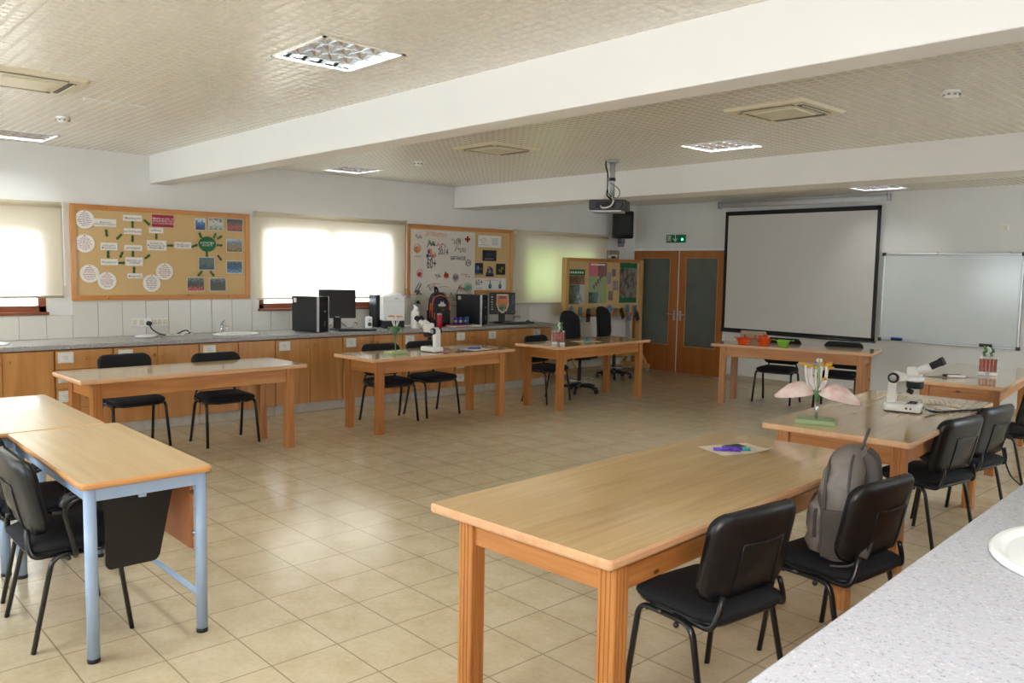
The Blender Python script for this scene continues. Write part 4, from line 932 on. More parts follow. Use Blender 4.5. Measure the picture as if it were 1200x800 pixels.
def p_land(m, G, w, h):
    a = picture('poster field', [rgb(52, 62, 34), rgb(96, 104, 70), rgb(120, 132, 138), rgb(196, 200, 204)], 5, 12.3, 1.1); b = picture('poster birds', [rgb(66, 54, 40), rgb(120, 80, 56), rgb(150, 140, 130)], 8, 4.4, .5)
    m.box((0, -.115, .001), (w, h-.23, .002), a, 0, G); m.box((0, h/2-.16, .001), (w, .13, .002), b, 0, G); m.box((0, h/2-.045, .001), (w, .09, .002), M['green_card'], 0, G)
    for k in range(7): m.box((-w*.38+w*.125*k, h/2-.045, .0025), (w*.08, .03, .001), M['paper'], 0, G)
poster(8.735, 1.37, .386, .50, 'landscape poster under a green title band, leftmost on the display board', p_land)
def p_mid(m, G, w, h):
    m.box((0, 0, .001), (w, h, .002), M['base_green'], 0, G); m.box((-w/4, h/3, .0022), (w/2, h/3, .001), M['ink_pink'], 0, G)
    m.box((w/4, h/3, .0022), (w/2, h/3, .001), picture('poster mosaic', [rgb(70, 60, 66), rgb(150, 96, 84), rgb(120, 130, 140)], 14, 8.2, .1), 0, G); m.box((-w*.18, -h*.36, .0022), (w*.6, h*.27, .001), picture('poster lake', [rgb(66, 80, 72), rgb(120, 140, 148), rgb(190, 200, 206)], 5, 6.1, 1.0), 0, G)
    for k in range(5): m.box((-w*.2+w*.11*k, -h*.1+h*.07*k, .003), (w*.09, h*.1, .001), M['ink_purple'], 0, G)
    m.box((0, h/2-.03, .003), (w*.8, .025, .001), M['paper'], 0, G)
poster(9.21, 1.425, .40, .60, 'pink and green collage poster, second on the display board', p_mid)
poster(9.92, 1.43, .41, .61, 'dark forest waterfall poster with green foot band, rightmost on the display board', pic_fn([rgb(40, 44, 36), rgb(90, 82, 70), rgb(150, 146, 138), rgb(60, 54, 46)], 5, 3.3, .2, 'green_card', 'green_card'))
SM = [(9.47, 1.50, .09, .18, [rgb(66, 60, 80), rgb(170, 160, 170), rgb(90, 84, 100)], 'narrow purple-grey leaflet, upper left of the four between posters'), (9.618, 1.39, .12, .15, [rgb(50, 54, 60), rgb(160, 156, 160), rgb(84, 80, 92)], 'grey leaflet beside the waterfall poster'), (9.516, 1.236, .10, .14, [rgb(60, 96, 104), rgb(150, 140, 116), rgb(80, 110, 120)], 'bluish leaflet, lowest of the four between posters'), (9.575, 1.58, .08, .11, [rgb(40, 40, 46), rgb(120, 116, 120), rgb(70, 60, 70)], 'small dark leaflet, highest of the four between posters')]
for i, (y, z, w, h, st, l) in enumerate(SM): poster(y, z, w, h, l, pic_fn(st, 7, 21+i*2.2, .1), 'leaflet', 'leaflet', 'leaflets between the posters')
ST = [(8.629, 1.034, 'round', [rgb(150, 150, 150), rgb(90, 110, 110), rgb(200, 200, 196)], 'grey round one at far left'), (8.813, 1.013, 'sq', [rgb(40, 60, 66), rgb(110, 140, 140), rgb(60, 80, 84)], 'teal one, second from the left, upper'), (8.812, .911, 'sq', [rgb(50, 80, 90), rgb(150, 170, 170), rgb(60, 80, 84)], 'teal one hanging below the bottom rail'), (8.986, .992, 'sq', [rgb(180, 176, 168), rgb(60, 60, 60), rgb(130, 130, 120)], 'pale one, third from the left'), (8.989, .915, 'sq', [rgb(40, 40, 44), rgb(90, 90, 90), rgb(60, 60, 64)], 'dark one below the third'), (9.462, 1.043, 'round', [rgb(50, 80, 150), rgb(120, 150, 190), rgb(40, 60, 120)], 'blue round one left of centre right'), (9.608, .987, 'sq', [rgb(80, 74, 54), rgb(150, 140, 100), rgb(60, 60, 44)], 'small olive one'), (9.761, .966, 'tilt', [rgb(96, 56, 36), rgb(40, 34, 30), rgb(150, 110, 80)], 'tilted brown one'), (9.884, 1.035, 'sq', [rgb(50, 80, 110), rgb(120, 150, 170), rgb(60, 80, 96)], 'small blue one above the rail'), (9.933, .908, 'sq', [rgb(60, 70, 84), rgb(130, 140, 150), rgb(80, 90, 100)], 'grey blue one hanging below the rail'), (10.07, 1.023, 'sq', [rgb(130, 140, 140), rgb(90, 110, 120), rgb(200, 200, 196)], 'pale one near the right post'), (10.119, .921, 'tilt', [rgb(80, 60, 44), rgb(60, 70, 80), rgb(40, 40, 40)], 'dark tilted one nearest the right post')]
for i, (y, z, kd, st, l) in enumerate(ST):
    mt = picture('sticker print %d' % i, st, 5, 40+i*1.7, .3)
    def fn(m, G, w, h, kd=kd, mt=mt): m.prism([(w/2*math.cos(2*PI*k/24), w/2*math.sin(2*PI*k/24)) for k in range(24)] if kd == 'round' else rrect(w*.72, h, .01, 3), 0, .003, mt, G)
    poster(y, z, .12, .12 if kd != 'tilt' else .17, 'paper tag under the posters, '+l, fn, 'paper_tag', 'tag', 'paper tags along the bottom of the display board', R(28) if kd == 'tilt' else R((i*37 % 11)-5), .041)

# ------------------------------------------------------------------ things on the worktop
WZ = .863
t = thing('socket_strip', 'white row of wall sockets on the tiles below the flow chart board', 'wall socket', (LX+.015, 2.996, .995))
MB().box((.006, -.08, 0), (.012, .2, .09), M['white_plastic'], .004).build('plate', t); MB().box((.006, .105, 0), (.012, .155, .09), M['white_plastic'], .004).build('plate', t)
for u in (-.145, -.08, .05, .10, .155):
    m = MB(); m.box((.0125, u, 0), (.004, .046, .06), M['cream_plastic'], .002)
    for a, b in ((0, .013), (-.01, -.008), (.01, -.008)): m.box((.015, u+a, b), (.002, .004, .008), M['black_matt'])
    m.build('socket', t)
t = thing('power_cable', 'black plug with a dark and pale coiled cable lying by the sockets', 'cable', (LX+.03, 2.98, .985))
MB().cyl((0, 0, 0), (.04, 0, 0), .024, M['black_plastic'], 14).build('plug', t)
MB().tube(smooth_path([(.035, .0, -.01), (.06, .01, -.05), (.09, .05, -.09), (.13, .1, -.112), (.17, .18, -.115), (.2, .22, -.1), (.2, .3, -.07), (.17, .36, -.1), (.19, .3, -.115), (.23, .22, -.114), (.2, .14, -.114)]), .0065, M['black_matt'], 8).build('cord', t)
MB().tube(smooth_path([(.16, .12, -.114), (.2, .16, -.1), (.22, .25, -.112), (.18, .33, -.08), (.22, .37, -.1), (.25, .28, -.114), (.2, .1, -.114)]), .0065, M['cable_white'], 8).build('cord', t)
t = thing('white_dish', 'low white oval dish beside the coiled cable on the worktop', 'dish', (-8.42, 2.86, WZ)); MB().lathe([(.05, 0), (.09, .006), (.098, .014), (.09, .022), (.05, .034), (0, .038)], M['white_enamel'], 28, Matrix.Diagonal((.8, 1.15, 1, 1))).build('shell', t)

def pc_tower(x, y, rz, label, cover=False):
    t = thing('computer_tower', label, 'computer', (x, y, WZ), rz, 'black computer towers'); w, d, h = .165, .40, .39   # local +x is the front
    MB().box((-.01, 0, h/2+.008), (d-.03, w, h), M['black_plastic'], .006).build('case', t)
    m = MB(); m.box((d/2-.012, 0, h/2+.008), (.03, w+.004, h+.004), M['black_matt'], .006)
    for s in (-1, 1): m.box((d/2-.005, s*(w/2-.002), h/2+.008), (.03, .012, h+.006), M['silver'], .003)
    m.build('front_panel', t)
    MB().box((d/2+.004, .0, h*.8), (.006, w*.7, .03), M['black_plastic'], .002).build('optical_drive', t)
    MB().cyl((d/2, .02, h*.6), (d/2+.008, .02, h*.6), .009, M['silver'], 12).build('power_button', t)
    for k in range(3): MB().box((d/2+.004, .02, h*.3-.022*k), (.004, .014, .008), M['silver']).build('port', t)
    MB().box((-d*.36, -w/2-.001, h*.9), (.045, .002, .05), M['paper']).build('sticker', t)
    for a in (-1, 1):
        for b in (-1, 1): MB().cyl((a*d*.38, b*w*.38, 0), (a*d*.38, b*w*.38, .012), .012, M['black_matt'], 10).build('foot', t)
    return t
pa = pc_tower(-8.34, 4.62, R(18), 'black computer tower in front of the glowing middle blind, left of its monitor')
dup(pa, (-8.40, 7.05, WZ), R(18), 'black computer tower left of the monitor showing a badge')
tw = dup(pa, (-8.57, 5.80, WZ), R(88), 'black computer tower mostly hidden behind the tall white box')
for ch in list(tw.children):
    if ch.name.startswith('sticker'): bpy.data.objects.remove(ch)
t = thing('base_unit', 'low black unit under the tall white box', 'computer', (-8.35, 5.74, WZ), R(-22)); MB().box((0, 0, .048), (.2, .26, .09), M['black_plastic'], .006).build('case', t); MB().box((.101, 0, .05), (.004, .24, .07), M['black_matt'], .002).build('front_panel', t); MB().cyl((.1, -.09, .06), (.106, -.09, .06), .006, M['blue_pen'], 10).build('indicator', t)
t = thing('white_box', 'tall white plastic box standing on a low black unit', 'box', (-8.35, 5.74, WZ+.094), R(-22))
m = MB(); m.box((0.0, 0, .15), (.2, .27, .3), M['white_enamel'], .01); m.build('case', t)
m = MB(); m.pad(.19, .25, .06, [(.0, .296), (.004, .306), (.02, .322), (.06, .334)], M['white_enamel']); m.build('lid', t)
MB().box((.1005, 0, .235), (.003, .26, .003), M['silver']).build('seam', t); MB().cyl((.099, -.1, .03), (.103, -.1, .03), .008, M['silver'], 12).build('button', t); MB().box((.1005, .03, .27), (.002, .05, .012), M['silver']).build('name_plate', t)

def monitor(x, y, rz, label, badge):
    t = thing('monitor', label, 'monitor', (x, y, WZ), rz, 'computer monitors'); w, h = (.37, .30) if badge else (.43, .335); zc = .27 if badge else .30; A = RY(R(-4))
    MB().box((0, 0, zc), (.035, w, h), M['black_plastic'], .01, A).build('bezel', t)
    s = MB(); Fm = A @ frame((.0185, 0, zc), (0, 1, 0), (0, 0, 1)); s.box((0, .008, 0), (w-.04, h-.056, .002), M['screen_glass'], 0, Fm)
    if badge:
        def sh(k): return [(-.072*k, .1*k), (.072*k, .1*k), (.076*k, -.03*k), (.05*k, -.095*k), (.0, -.125*k), (-.05*k, -.095*k), (-.076*k, -.03*k)]
        s.prism(sh(1.16), .001, .002, M['paper_warm'], Fm @ T(.0, .01, 0)); s.prism(sh(1.0), .002, .003, M['ink_orange'], Fm @ T(0, .01, 0))
        s.box((0, .08, .0035), (.1, .03, .001), M['ink_purple'], 0, Fm)
        for u, hh in ((-.035, .045), (-.012, .075), (.012, .065), (.036, .05)): s.prism([(u-.014, -.045), (u+.014, -.045), (u, -.045+hh)], .003, .004, M['leaf'], Fm)
        s.prism([(-.06, -.05), (.06, -.05), (.04, -.085), (0, -.105), (-.04, -.085)], .003, .004, M['green_card'], Fm); s.box((.02, -.085, .0045), (.022, .05, .001), M['ink_grey'], 0, Fm)
        for k in range(7): s.box((-.15, .12-.034*k, .0015), (.035-.006*(k % 3), .012, .001), M['paper_warm' if k else 'ink_blue'], 0, Fm)
        for k in range(6): s.box((.15, .11-.022*k, .0015), (.012, .01, .001), M['ink_grey'], 0, Fm)
    s.build('display', t)
    MB().box((.019, 0, zc-h/2+.016), (.003, .05, .008), M['silver'], .001, A).build('name_plate', t)
    m = MB(); m.box((-.03, 0, .12), (.03, .09, .22), M['black_plastic'], .008); m.build('stand', t)
    MB().pad(.2, .25, .08, [(0, 0), (0, .008), (.02, .016)], M['black_plastic'], T(-.01, 0, 0)).build('foot', t); return t
monitor(-8.45, 5.04, R(-24), 'dark blank monitor on the worktop in front of the glowing middle blind', False)
monitor(-8.42, 7.62, R(-27), 'black monitor showing a shield badge with green plants', True)
def keyboard(x, y, rz, label):
    t = thing('keyboard', label, 'keyboard', (x, y, WZ), rz, 'black computer keyboards'); MB().box((0, 0, .012), (.15, .44, .018), M['black_plastic'], .006, RY(R(-3))).build('base', t)
    m = MB()
    for r in range(5):
        for c in range(18): m.box((-.05+.024*r, -.2+.0235*c, .024), (.019, .019, .008), M['charcoal'], .002, RY(R(-3)), 1)
    m.build('keys', t); return t
kb = keyboard(-8.16, 5.12, R(-20), 'black keyboard below the blank monitor'); dup(kb, (-8.2, 7.72, WZ), R(-20), 'black keyboard below the badge monitor')
t = thing('computer_mouse', 'black mouse at the right of the badge monitor keyboard', 'mouse', (-8.3, 8.0, WZ), R(-20)); MB().ball((0, 0, .012), (.055, .032, .022), M['black_plastic'], 16).build('shell', t); MB().box((.03, 0, .034), (.012, .006, .006), M['charcoal'], .002).build('wheel', t)
t = thing('desktop_speaker', 'small white desktop speaker left of the covered computer', 'speaker', (-8.45, 5.47, WZ), R(-15)); MB().box((0, 0, .07), (.07, .075, .14), M['white_plastic'], .012).build('case', t); MB().cyl((.034, 0, .05), (.038, 0, .05), .024, M['charcoal'], 18).build('cone', t); MB().cyl((.034, 0, .1), (.038, 0, .1), .012, M['silver'], 14).build('tweeter', t)
t = thing('cable_bundle', 'tangle of grey and dark cables between the monitor and the white speaker', 'cables', (-8.52, 5.28, WZ))
for k in range(3): MB().tube(smooth_path([(-.12+.03*k, -.25, .03), (-.05, -.16, .05+.03*k), (.0, -.05, .02), (-.04, .06, .06+.01*k), (-.12, .15, .02+.02*k)]), .005, M['black_matt' if k == 1 else 'cable_white'], 8).build('cord', t)
t = thing('paper_roll', 'white paper towel roll standing upright on the worktop', 'paper roll', (-8.19, 5.97, WZ)); m = MB(); m.lathe([(.02, 0), (.052, .0), (.054, .01), (.054, .2), (.05, .208), (.02, .208)], M['paper'], 28); m.build('roll', t)
m = MB(); m.lathe([(.02, .2), (.035, .225), (.03, .255), (.012, .285), (0, .29)], M['white'], 12, T(.0, .0, 0)); m.deform(lambda p: (p.x+.02*math.sin(p.z*60), p.y+.012*math.cos(p.z*50), p.z)); m.build('loose_sheet', t)

# bags
def bag(name, label, cat, loc, rz, mats, K=1.0, emblem=False):
    body, web, pipe = mats; t = thing(name, label, cat, loc, rz)     # local +x is the front of the bag
    def loft(levels, mat, cap=True, wob=.006):
        m = MB(); vs = []; fs = []; k = 5; n = 4*(k+1)
        for z, d, w, x in levels:
            for i, (a, b) in enumerate(rrect(d, w, min(d, w)*.42, k)): vs.append(((x+a+wob*math.sin(z*70+b*40))*K, (b+wob*math.sin(z*55+a*60))*K, z*K))
        for i in range(len(levels)-1):
            for j in range(n): fs.append((i*n+j, i*n+(j+1) % n, (i+1)*n+(j+1) % n, (i+1)*n+j))
        fs.append(tuple(range(n))[::-1]); o = (len(levels)-1)*n; fs.append(tuple(range(o, o+n))); m.add(vs, fs, M[mat], True); return m
    lv = [(.0, .13, .24, 0), (.012, .165, .28, 0)] + [(.012+.37*i/10, .17+.016*math.sin(i*.35), .285+.006*math.sin(i), .0) for i in range(1, 8)] + [(.315, .172, .282, -.003), (.36, .162, .262, -.007), (.40, .145, .23, -.013), (.432, .122, .19, -.02), (.455, .092, .14, -.028), (.468, .05, .08, -.034)]
    loft(lv, body).build('body', t)
    pk = [(.02, .05, .19, .075), (.03, .075, .22, .085)]+[(.03+.18*i/5, .08, .225, .09) for i in range(1, 6)]+[(.225, .07, .21, .086), (.245, .045, .17, .074)]
    loft(pk, body).build('front_pocket', t)
    def arc(x, hw, z0, z1, r=.005, mat=pipe, nm='zip'):
        pts = [(x, -hw, z0), (x, -hw*1.0, z0+(z1-z0)*.6), (x-.006, -hw*.72, z1-.03), (x-.015, 0, z1), (x-.006, hw*.72, z1-.03), (x, hw, z0+(z1-z0)*.6), (x, hw, z0)]
        MB().tube([Vector(p)*K for p in smooth_path(pts, 5)], r*K, M[mat], 8).build(nm, t)
    arc(.058, .132, .12, .425, .007); arc(.094, .114, .09, .248, .007); arc(-.03, .14, .08, .452, .006, web, 'seam')
    for s in (-1, 1):
        pts = [(-.075, s*.05, .43), (-.105, s*.055, .40), (-.115, s*.07, .28), (-.105, s*.10, .12), (-.085, s*.13, .04)]
        MB().tube([Vector(p)*K for p in smooth_path(pts, 5)], .012*K, M[web], 8, None, False, 2.6, (0, 1, 0)).build('shoulder_strap', t)
        MB().tube([Vector(p)*K for p in smooth_path([(-.085, s*.13, .04), (-.06, s*.17, .015), (-.02, s*.185, .006), (.02, s*.19, .004)], 4)], .005*K, M[web], 6).build('strap_tail', t)
    MB().tube([Vector(p)*K for p in smooth_path([(-.06, -.02, .445), (-.075, -.02, .50), (-.085, 0, .535), (-.075, .02, .50), (-.06, .02, .445)], 5)], .006*K, M[web], 8, None, False, 2.6).build('top_loop', t)
    MB().box((.055*K, .0, .36*K), (.004, .012*K, .03*K), M['silver'], .002).build('zip_pull', t)
    for s in (-1, 1):
        q = MB(); q.box((.0, s*.148*K, .12*K), (.13*K, .012*K, .2*K), M[web], .006); q.build('side_pocket', t)
    if emblem:
        e = MB(); G = frame((.094*K, 0, .30*K), (0, 1, 0), (0, 0, 1)); e.prism([(-.05, -.012), (.05, -.012), (.06, .0), (.03, .012), (.018, .045), (.0, .03), (-.018, .045), (-.03, .012), (-.06, 0)], 0, .004, M['silver'], G); e.box((0, -.018, .002), (.09, .012, .003), M['anther_or'], 0, G); e.build('badge', t)
        MB().tube([Vector(p)*K for p in ((.1, -.1, .215), (.115, 0, .225), (.1, .1, .215))], .008, M[pipe], 8).build('stripe', t)
        for s in (-1, 1): MB().tube([Vector(p)*K for p in smooth_path([(.02, s*.146, .12), (.03, s*.15, .22), (.04, s*.146, .32)], 4)], .009, M[pipe], 8).build('side_stripe', t)
    return t
bag('backpack', 'grey nylon backpack sitting on a black chair', 'backpack', (-1.50, 3.27, .452), R(200), ('bag_grey', 'bag_grey_dark', 'bag_grey_dark'), .98)
bag('school_bag', 'black school bag with orange piping on the worktop', 'backpack', (-8.37, 6.47, WZ), R(-8), ('bag_black', 'black_matt', 'trim_orange'), .92, True)
t = thing('flask', 'tall red flask in front of the black school bag', 'flask', (-8.13, 6.30, WZ)); MB().lathe([(.03, 0), (.034, .004), (.034, .15), (.03, .158)], M['red'], 20).build('body', t); MB().lathe([(.031, .158), (.031, .172), (.026, .178), (0, .178)], M['silver'], 20).build('lid', t)
t = thing('red_folder', 'red ring folder lying flat in front of the school bag', 'folder', (-8.15, 6.63, WZ), R(4)); MB().box((0, 0, .002), (.2, .3, .004), M['red'], .001).build('cover', t); MB().box((0, 0, .012), (.19, .285, .016), M['paper'], .001).build('pages', t); MB().box((0, 0, .022), (.2, .3, .004), M['red'], .001).build('cover', t)
t = thing('paper_stack', 'thin stack of white papers at the right end of the red folder', 'papers', (-8.12, 6.84, WZ), R(-6)); MB().box((0, 0, .006), (.2, .14, .012), M['paper'], .001).box((.01, 0, .015), (.19, .14, .006), M['paper'], .001).build('sheets', t)
CA = [(-.0, 6.70, 'purple', 'purple'), (.03, 6.755, 'blue_pen', 'dark blue'), (-.02, 6.80, 'maroon', 'dark red'), (.02, 6.85, 'blue_pen', 'blue'), (-.02, 6.90, 'teal', 'teal')]
for i, (dx, y, mt, cn) in enumerate(CA):
    t = thing('drink_can', '%s can, %s from the left of the row between bag and computer tower' % (cn, ('first', 'second', 'third', 'fourth', 'fifth')[i]), 'can', (-8.3+dx, y, WZ), 0, 'cans between the school bag and the tower')
    MB().lathe([(.02, 0), (.025, .005), (.025, .1), (.02, .108)], M[mt], 18).lathe([(.0255, .04), (.0255, .07)], M['silver'], 18).build('body', t); MB().lathe([(.02, .108), (.018, .107), (0, .107)], M['silver'], 18).build('top', t)

# ------------------------------------------------------------------ things on the tables
TZ = .7385
def sheet_on(x, y, w, d, rz, label, mat='paper', fn=None, curl=0, name='paper_sheet', z=TZ):
    t = thing(name, label, 'paper', (x, y, z), rz); m = MB(); n = 8; vs = []; fs = []
    for k in (0, 1):
        for j in range(n+1):
            for i in range(n+1):
                u = i/n; v = j/n; vs.append((w*(u-.5), d*(v-.5), .001+.001*k+curl*max(0, u+v-1.5)**2*4))
    N = (n+1)**2
    for k in (0, 1):
        for j in range(n):
            for i in range(n): a = k*N+j*(n+1)+i; fs.append((a, a+1, a+n+2, a+n+1))
    m.add(vs, fs, M[mat], True)
    if fn: fn(m)
    m.build('sheet', t); return t
def prn(m):
    m.box((-.06, .045, .0024), (.07, .1, .0004), M['charcoal'])
    for k in range(9): m.box((.045, .1-.023*k, .0024), (.13, .004, .0003), M['ink_grey'])
sheet_on(-2.17, 3.525, .21, .30, R(-20), 'printed paper with a dark picture on the nearest table', 'paper_warm', prn, .02)
def pen(x, y, z, rz, body, cap, label, L_=.13, r=.008):
    t = thing('marker_pen', label, 'pen', (x, y, z+r), rz); MB().cyl((-L_/2, 0, 0), (L_*.22, 0, 0), r, M[body], 14).build('barrel', t); MB().tube([(L_*.22, 0, 0), (L_*.24, 0, 0), (L_/2, 0, 0)], [r*1.05, r*1.12, r*1.0], M[cap], 14).build('cap', t); return t
pen(-2.165, 3.445, TZ+.003, R(38), 'purple', 'purple', 'purple marker pen on the printed paper, nearer of two')
pen(-2.15, 3.50, TZ+.003, R(36), 'purple', 'teal', 'purple marker pen with teal cap on the printed paper, farther of two', .135)

def flower(x, y, rz, label):
    t = thing('flower_model', label, 'flower model', (x, y, TZ), rz)
    MB().box((0, 0, .013), (.22, .15, .026), M['base_green'], .003).build('base_board', t); MB().cyl((0, 0, .02), (0, 0, .135), .008, M['chrome'], 14).build('metal_rod', t)
    MB().lathe([(.008, .125), (.012, .145), (.022, .172), (.028, .19), (.024, .205), (0, .21)], M['leaf'], 18).build('receptacle', t)
    def pet(sgn, yaw, drop, roll=0):
        vs = []; n, q = 16, 10
        for sd in (0, 1):
            for i in range(n+1):
                u = i/n; L_ = .225*u; hw = .07*math.sin(PI*min(1, u*.93+.07))**.75*(1-.3*u)
                for j in range(q+1):
                    v = j/q*2-1; dome = .035*(1-v*v)*math.sin(PI*min(u*1.05, 1)); zz = .03*math.sin(u*PI*.8)-drop*u**1.6+dome-.02*abs(v)**2*u - sd*.012*math.sin(PI*u)*(1-v*v*.8) + .004*math.sin(v*7+u*6)
                    vs.append((sgn*(.012+L_), v*hw+.01*u, zz))
        fs = []; K_ = (n+1)*(q+1)
        for sd in (0, 1):
            for i in range(n):
                for j in range(q): a = sd*K_+i*(q+1)+j; fs.append((a, a+1, a+q+2, a+q+1))
        m = MB(); m.add(vs, fs, M['petal'], True, T(0, 0, .19) @ RZ(yaw) @ RX(roll)); m.build('petal', t)
    pet(-1, R(10), .085, R(42)); pet(1, R(-18), .085, R(40)); pet(1, R(26), .07, R(30))
    rnd = random.Random(3)
    for k in range(10):
        a = 2*PI*k/10+.2; rr = .014; ro = .05+.012*(k % 3); h = .325+.02*((k*7) % 4)/3; c, s = math.cos(a), math.sin(a)
        if k in (3, 8): h = .27; ro = .075
        f = MB().tube(smooth_path([(rr*c, rr*s, .19), (ro*.8*c, ro*.8*s, .235), (ro*c, ro*s, h)], 5), [.006]*11, M['filament'], 8).build('filament', t)
        MB().ball((0, 0, 0), (.03, .010, .009), M['anther'], 10, T(ro*c*1.15, ro*s*1.1, h) @ RZ(a) @ RY(R(-12))).build('anther', f)
    MB().tube(smooth_path([(0, 0, .19), (.004, 0, .26), (0, 0, .335), (.003, 0, .365)], 4), [.009]*4+[.007]*4+[.006]*4+[.011], M['base_green'], 10).build('pistil', t)
    m = MB()
    for k in range(3): a = 2*PI*k/3; m.ball((.011*math.cos(a), .011*math.sin(a), .368), (.009, .009, .012), M['filament'], 8)
    m.build('stigma', t)
flower(-2.27, 4.545, R(20), 'large pink and white flower model on a green board')
def lily(x, y, rz, label):
    t = thing('flower_model', label, 'flower model', (x, y, TZ), rz)
    MB().box((0, 0, .012), (.13, .2, .024), M['base_green'], .003).build('base_board', t); MB().tube([(0, 0, .02), (0, 0, .12), (0, 0, .2)], [.005, .006, .01], M['leaf'], 10).build('stem', t)
    MB().lathe([(.008, .17), (.02, .2), (.028, .235), (.02, .27), (.008, .29), (0, .29)], M['leaf'], 16).build('ovary', t)
    for k in range(4):
        a = 2*PI*k/4+.4; c, s = math.cos(a), math.sin(a); MB().tube([(c*.01, s*.01, .2), (c*.045, s*.045, .265), (c*.075, s*.075, .262), (c*.085, s*.085, .22)], [.006, .012, .012, .004], M['leaf'], 8, None, False, 1.8).build('sepal', t)
    for k in range(6):
        a = 2*PI*k/6; c, s = math.cos(a), math.sin(a); f = MB().tube(smooth_path([(c*.008, s*.008, .26), (c*.03, s*.03, .31), (c*.05, s*.05, .37)], 4), .004, M['filament'], 8).build('filament', t)
        MB().ball((0, 0, 0), (.022, .01, .009), M['anther_or'], 10, T(c*.054, s*.054, .375) @ RZ(a)).build('anther', f)
lily(-6.82, 4.73, R(6), 'small upright lily model with orange anthers on a green board')

def microscope(x, y, rz, label):
    t = thing('microscope', label, 'microscope', (x, y, TZ), rz)      # local +x: towards the eyepieces
    m = MB(); m.pad(.22, .15, .03, [(.004, .006), (0, .012), (0, .044), (.006, .054)], M['white_enamel']); m.pad(.214, .144, .03, [(0, 0), (0, .008)], M['black_matt']); m.build('base', t)
    MB().lathe([(.04, .054), (.04, .057), (0, .057)], M['silver'], 20, T(.05, 0, 0)).build('stage_plate', t)
    for s in (-1, 1): MB().tube(fillet([(.03, s*.03, .06), (.05, s*.035, .064), (.08, s*.02, .06)], .01), .004, M['black_matt'], 6).build('stage_clip', t)
    m = MB(); m.prism([(-.095, .05), (-.045, .05), (-.04, .19), (.01, .20), (.03, .235), (-.06, .255), (-.09, .225)], -.032, .032, M['white_enamel'], RX(PI/2)); m.build('arm', t)
    for s in (-1, 1):
        MB().lathe([(.033, 0), (.033, .02), (.026, .024)], M['black_matt'], 20, T(-.06, s*.034, .215) @ RX(-s*PI/2)).lathe([(.022, .022), (.02, .028), (0, .028)], M['silver'], 20, T(-.06, s*.034, .215) @ RX(-s*PI/2)).build('focus_knob', t)
    MB().lathe([(.044, .155), (.05, .165), (.05, .195), (.044, .2)], M['black_matt'], 24, T(.06, 0, 0)).build('objective_housing', t)
    MB().lathe([(.052, .2), (.054, .21), (.054, .225), (.046, .232), (0, .234)], M['white_enamel'], 24, T(.06, 0, 0)).build('head_ring', t)
    MB().tube([(.04, 0, .145), (.03, .0, .12)], .02, M['black_matt'], 14).build('objective', t)
    MB().box((.06, 0, .262), (.1, .1, .065), M['white_enamel'], .02, None, 3).build('prism_head', t)
    for s in (-1, 1):
        MB().tube([(.08, s*.03, .265), (.15, s*.03, .305)], [.03, .026], M['white_enamel'], 18).build('tube_holder', t)
        e = MB().tube([(.145, s*.03, .302), (.195, s*.03, .331), (.2, s*.03, .334), (.215, s*.03, .343)], [.022, .022, .026, .025], M['black_matt'], 18).build('eyepiece', t)
    MB().box((.112, -.02, .03), (.003, .03, .02), M['silver'], .001).cyl((.11, .02, .03), (.116, .02, .03), .008, M['black_matt'], 12).build('switch', t)
    q = MB(); q.box((.03, -.076, .03), (.07, .002, .026), M['paper']); q.cyl((.03, -.0755, .03), (.03, -.079, .03), .007, M['black_matt'], 12); q.cyl((.055, -.0755, .03), (.055, -.079, .03), .006, M['black_matt'], 12); q.build('control_panel', t)
    return t
mi_ = microscope(-2.12, 5.41, R(12), 'white binocular microscope behind the pink flower model')
dup(mi_, (-6.78, 5.16, TZ), R(186), 'white microscope on the far table beside the lily model')
t = thing('microscope_cable', 'black cable running from the microscope over the table edge to the floor', 'cable', (-2.12, 5.41, TZ))
MB().tube(smooth_path([(.13, .02, .03), (.17, .07, .008), (.2, .22, .006), (.28, .4, .006), (.31, .52, .007), (.33, .45, .005)], 6), .005, M['black_matt'], 8).build('cord', t)
MB().tube(smooth_path([(.13, .02, .025), (.18, .14, .006), (.26, .35, .006), (.32, .40, .006), (.38, .42, .006), (.42, .45, -.03), (.44, .47, -.2), (.47, .6, -.42), (.56, .72, -.56), (.5, .68, -.72), (.46, .62, -.733)], 6), .005, M['black_matt'], 8).build('cord', t)
def wl(m):
    for k in range(5): m.box((-.06+.03*k, 0, .0024), (.004, .24, .0003), M['cardboard'])
sheet_on(-2.10, 5.98, .22, .32, R(24), 'beige lined sheet behind the microscope', 'paper_warm', wl)
sheet_on(-2.03, 5.78, .12, .24, R(60), 'white sheet edge under the microscope cable', 'paper')

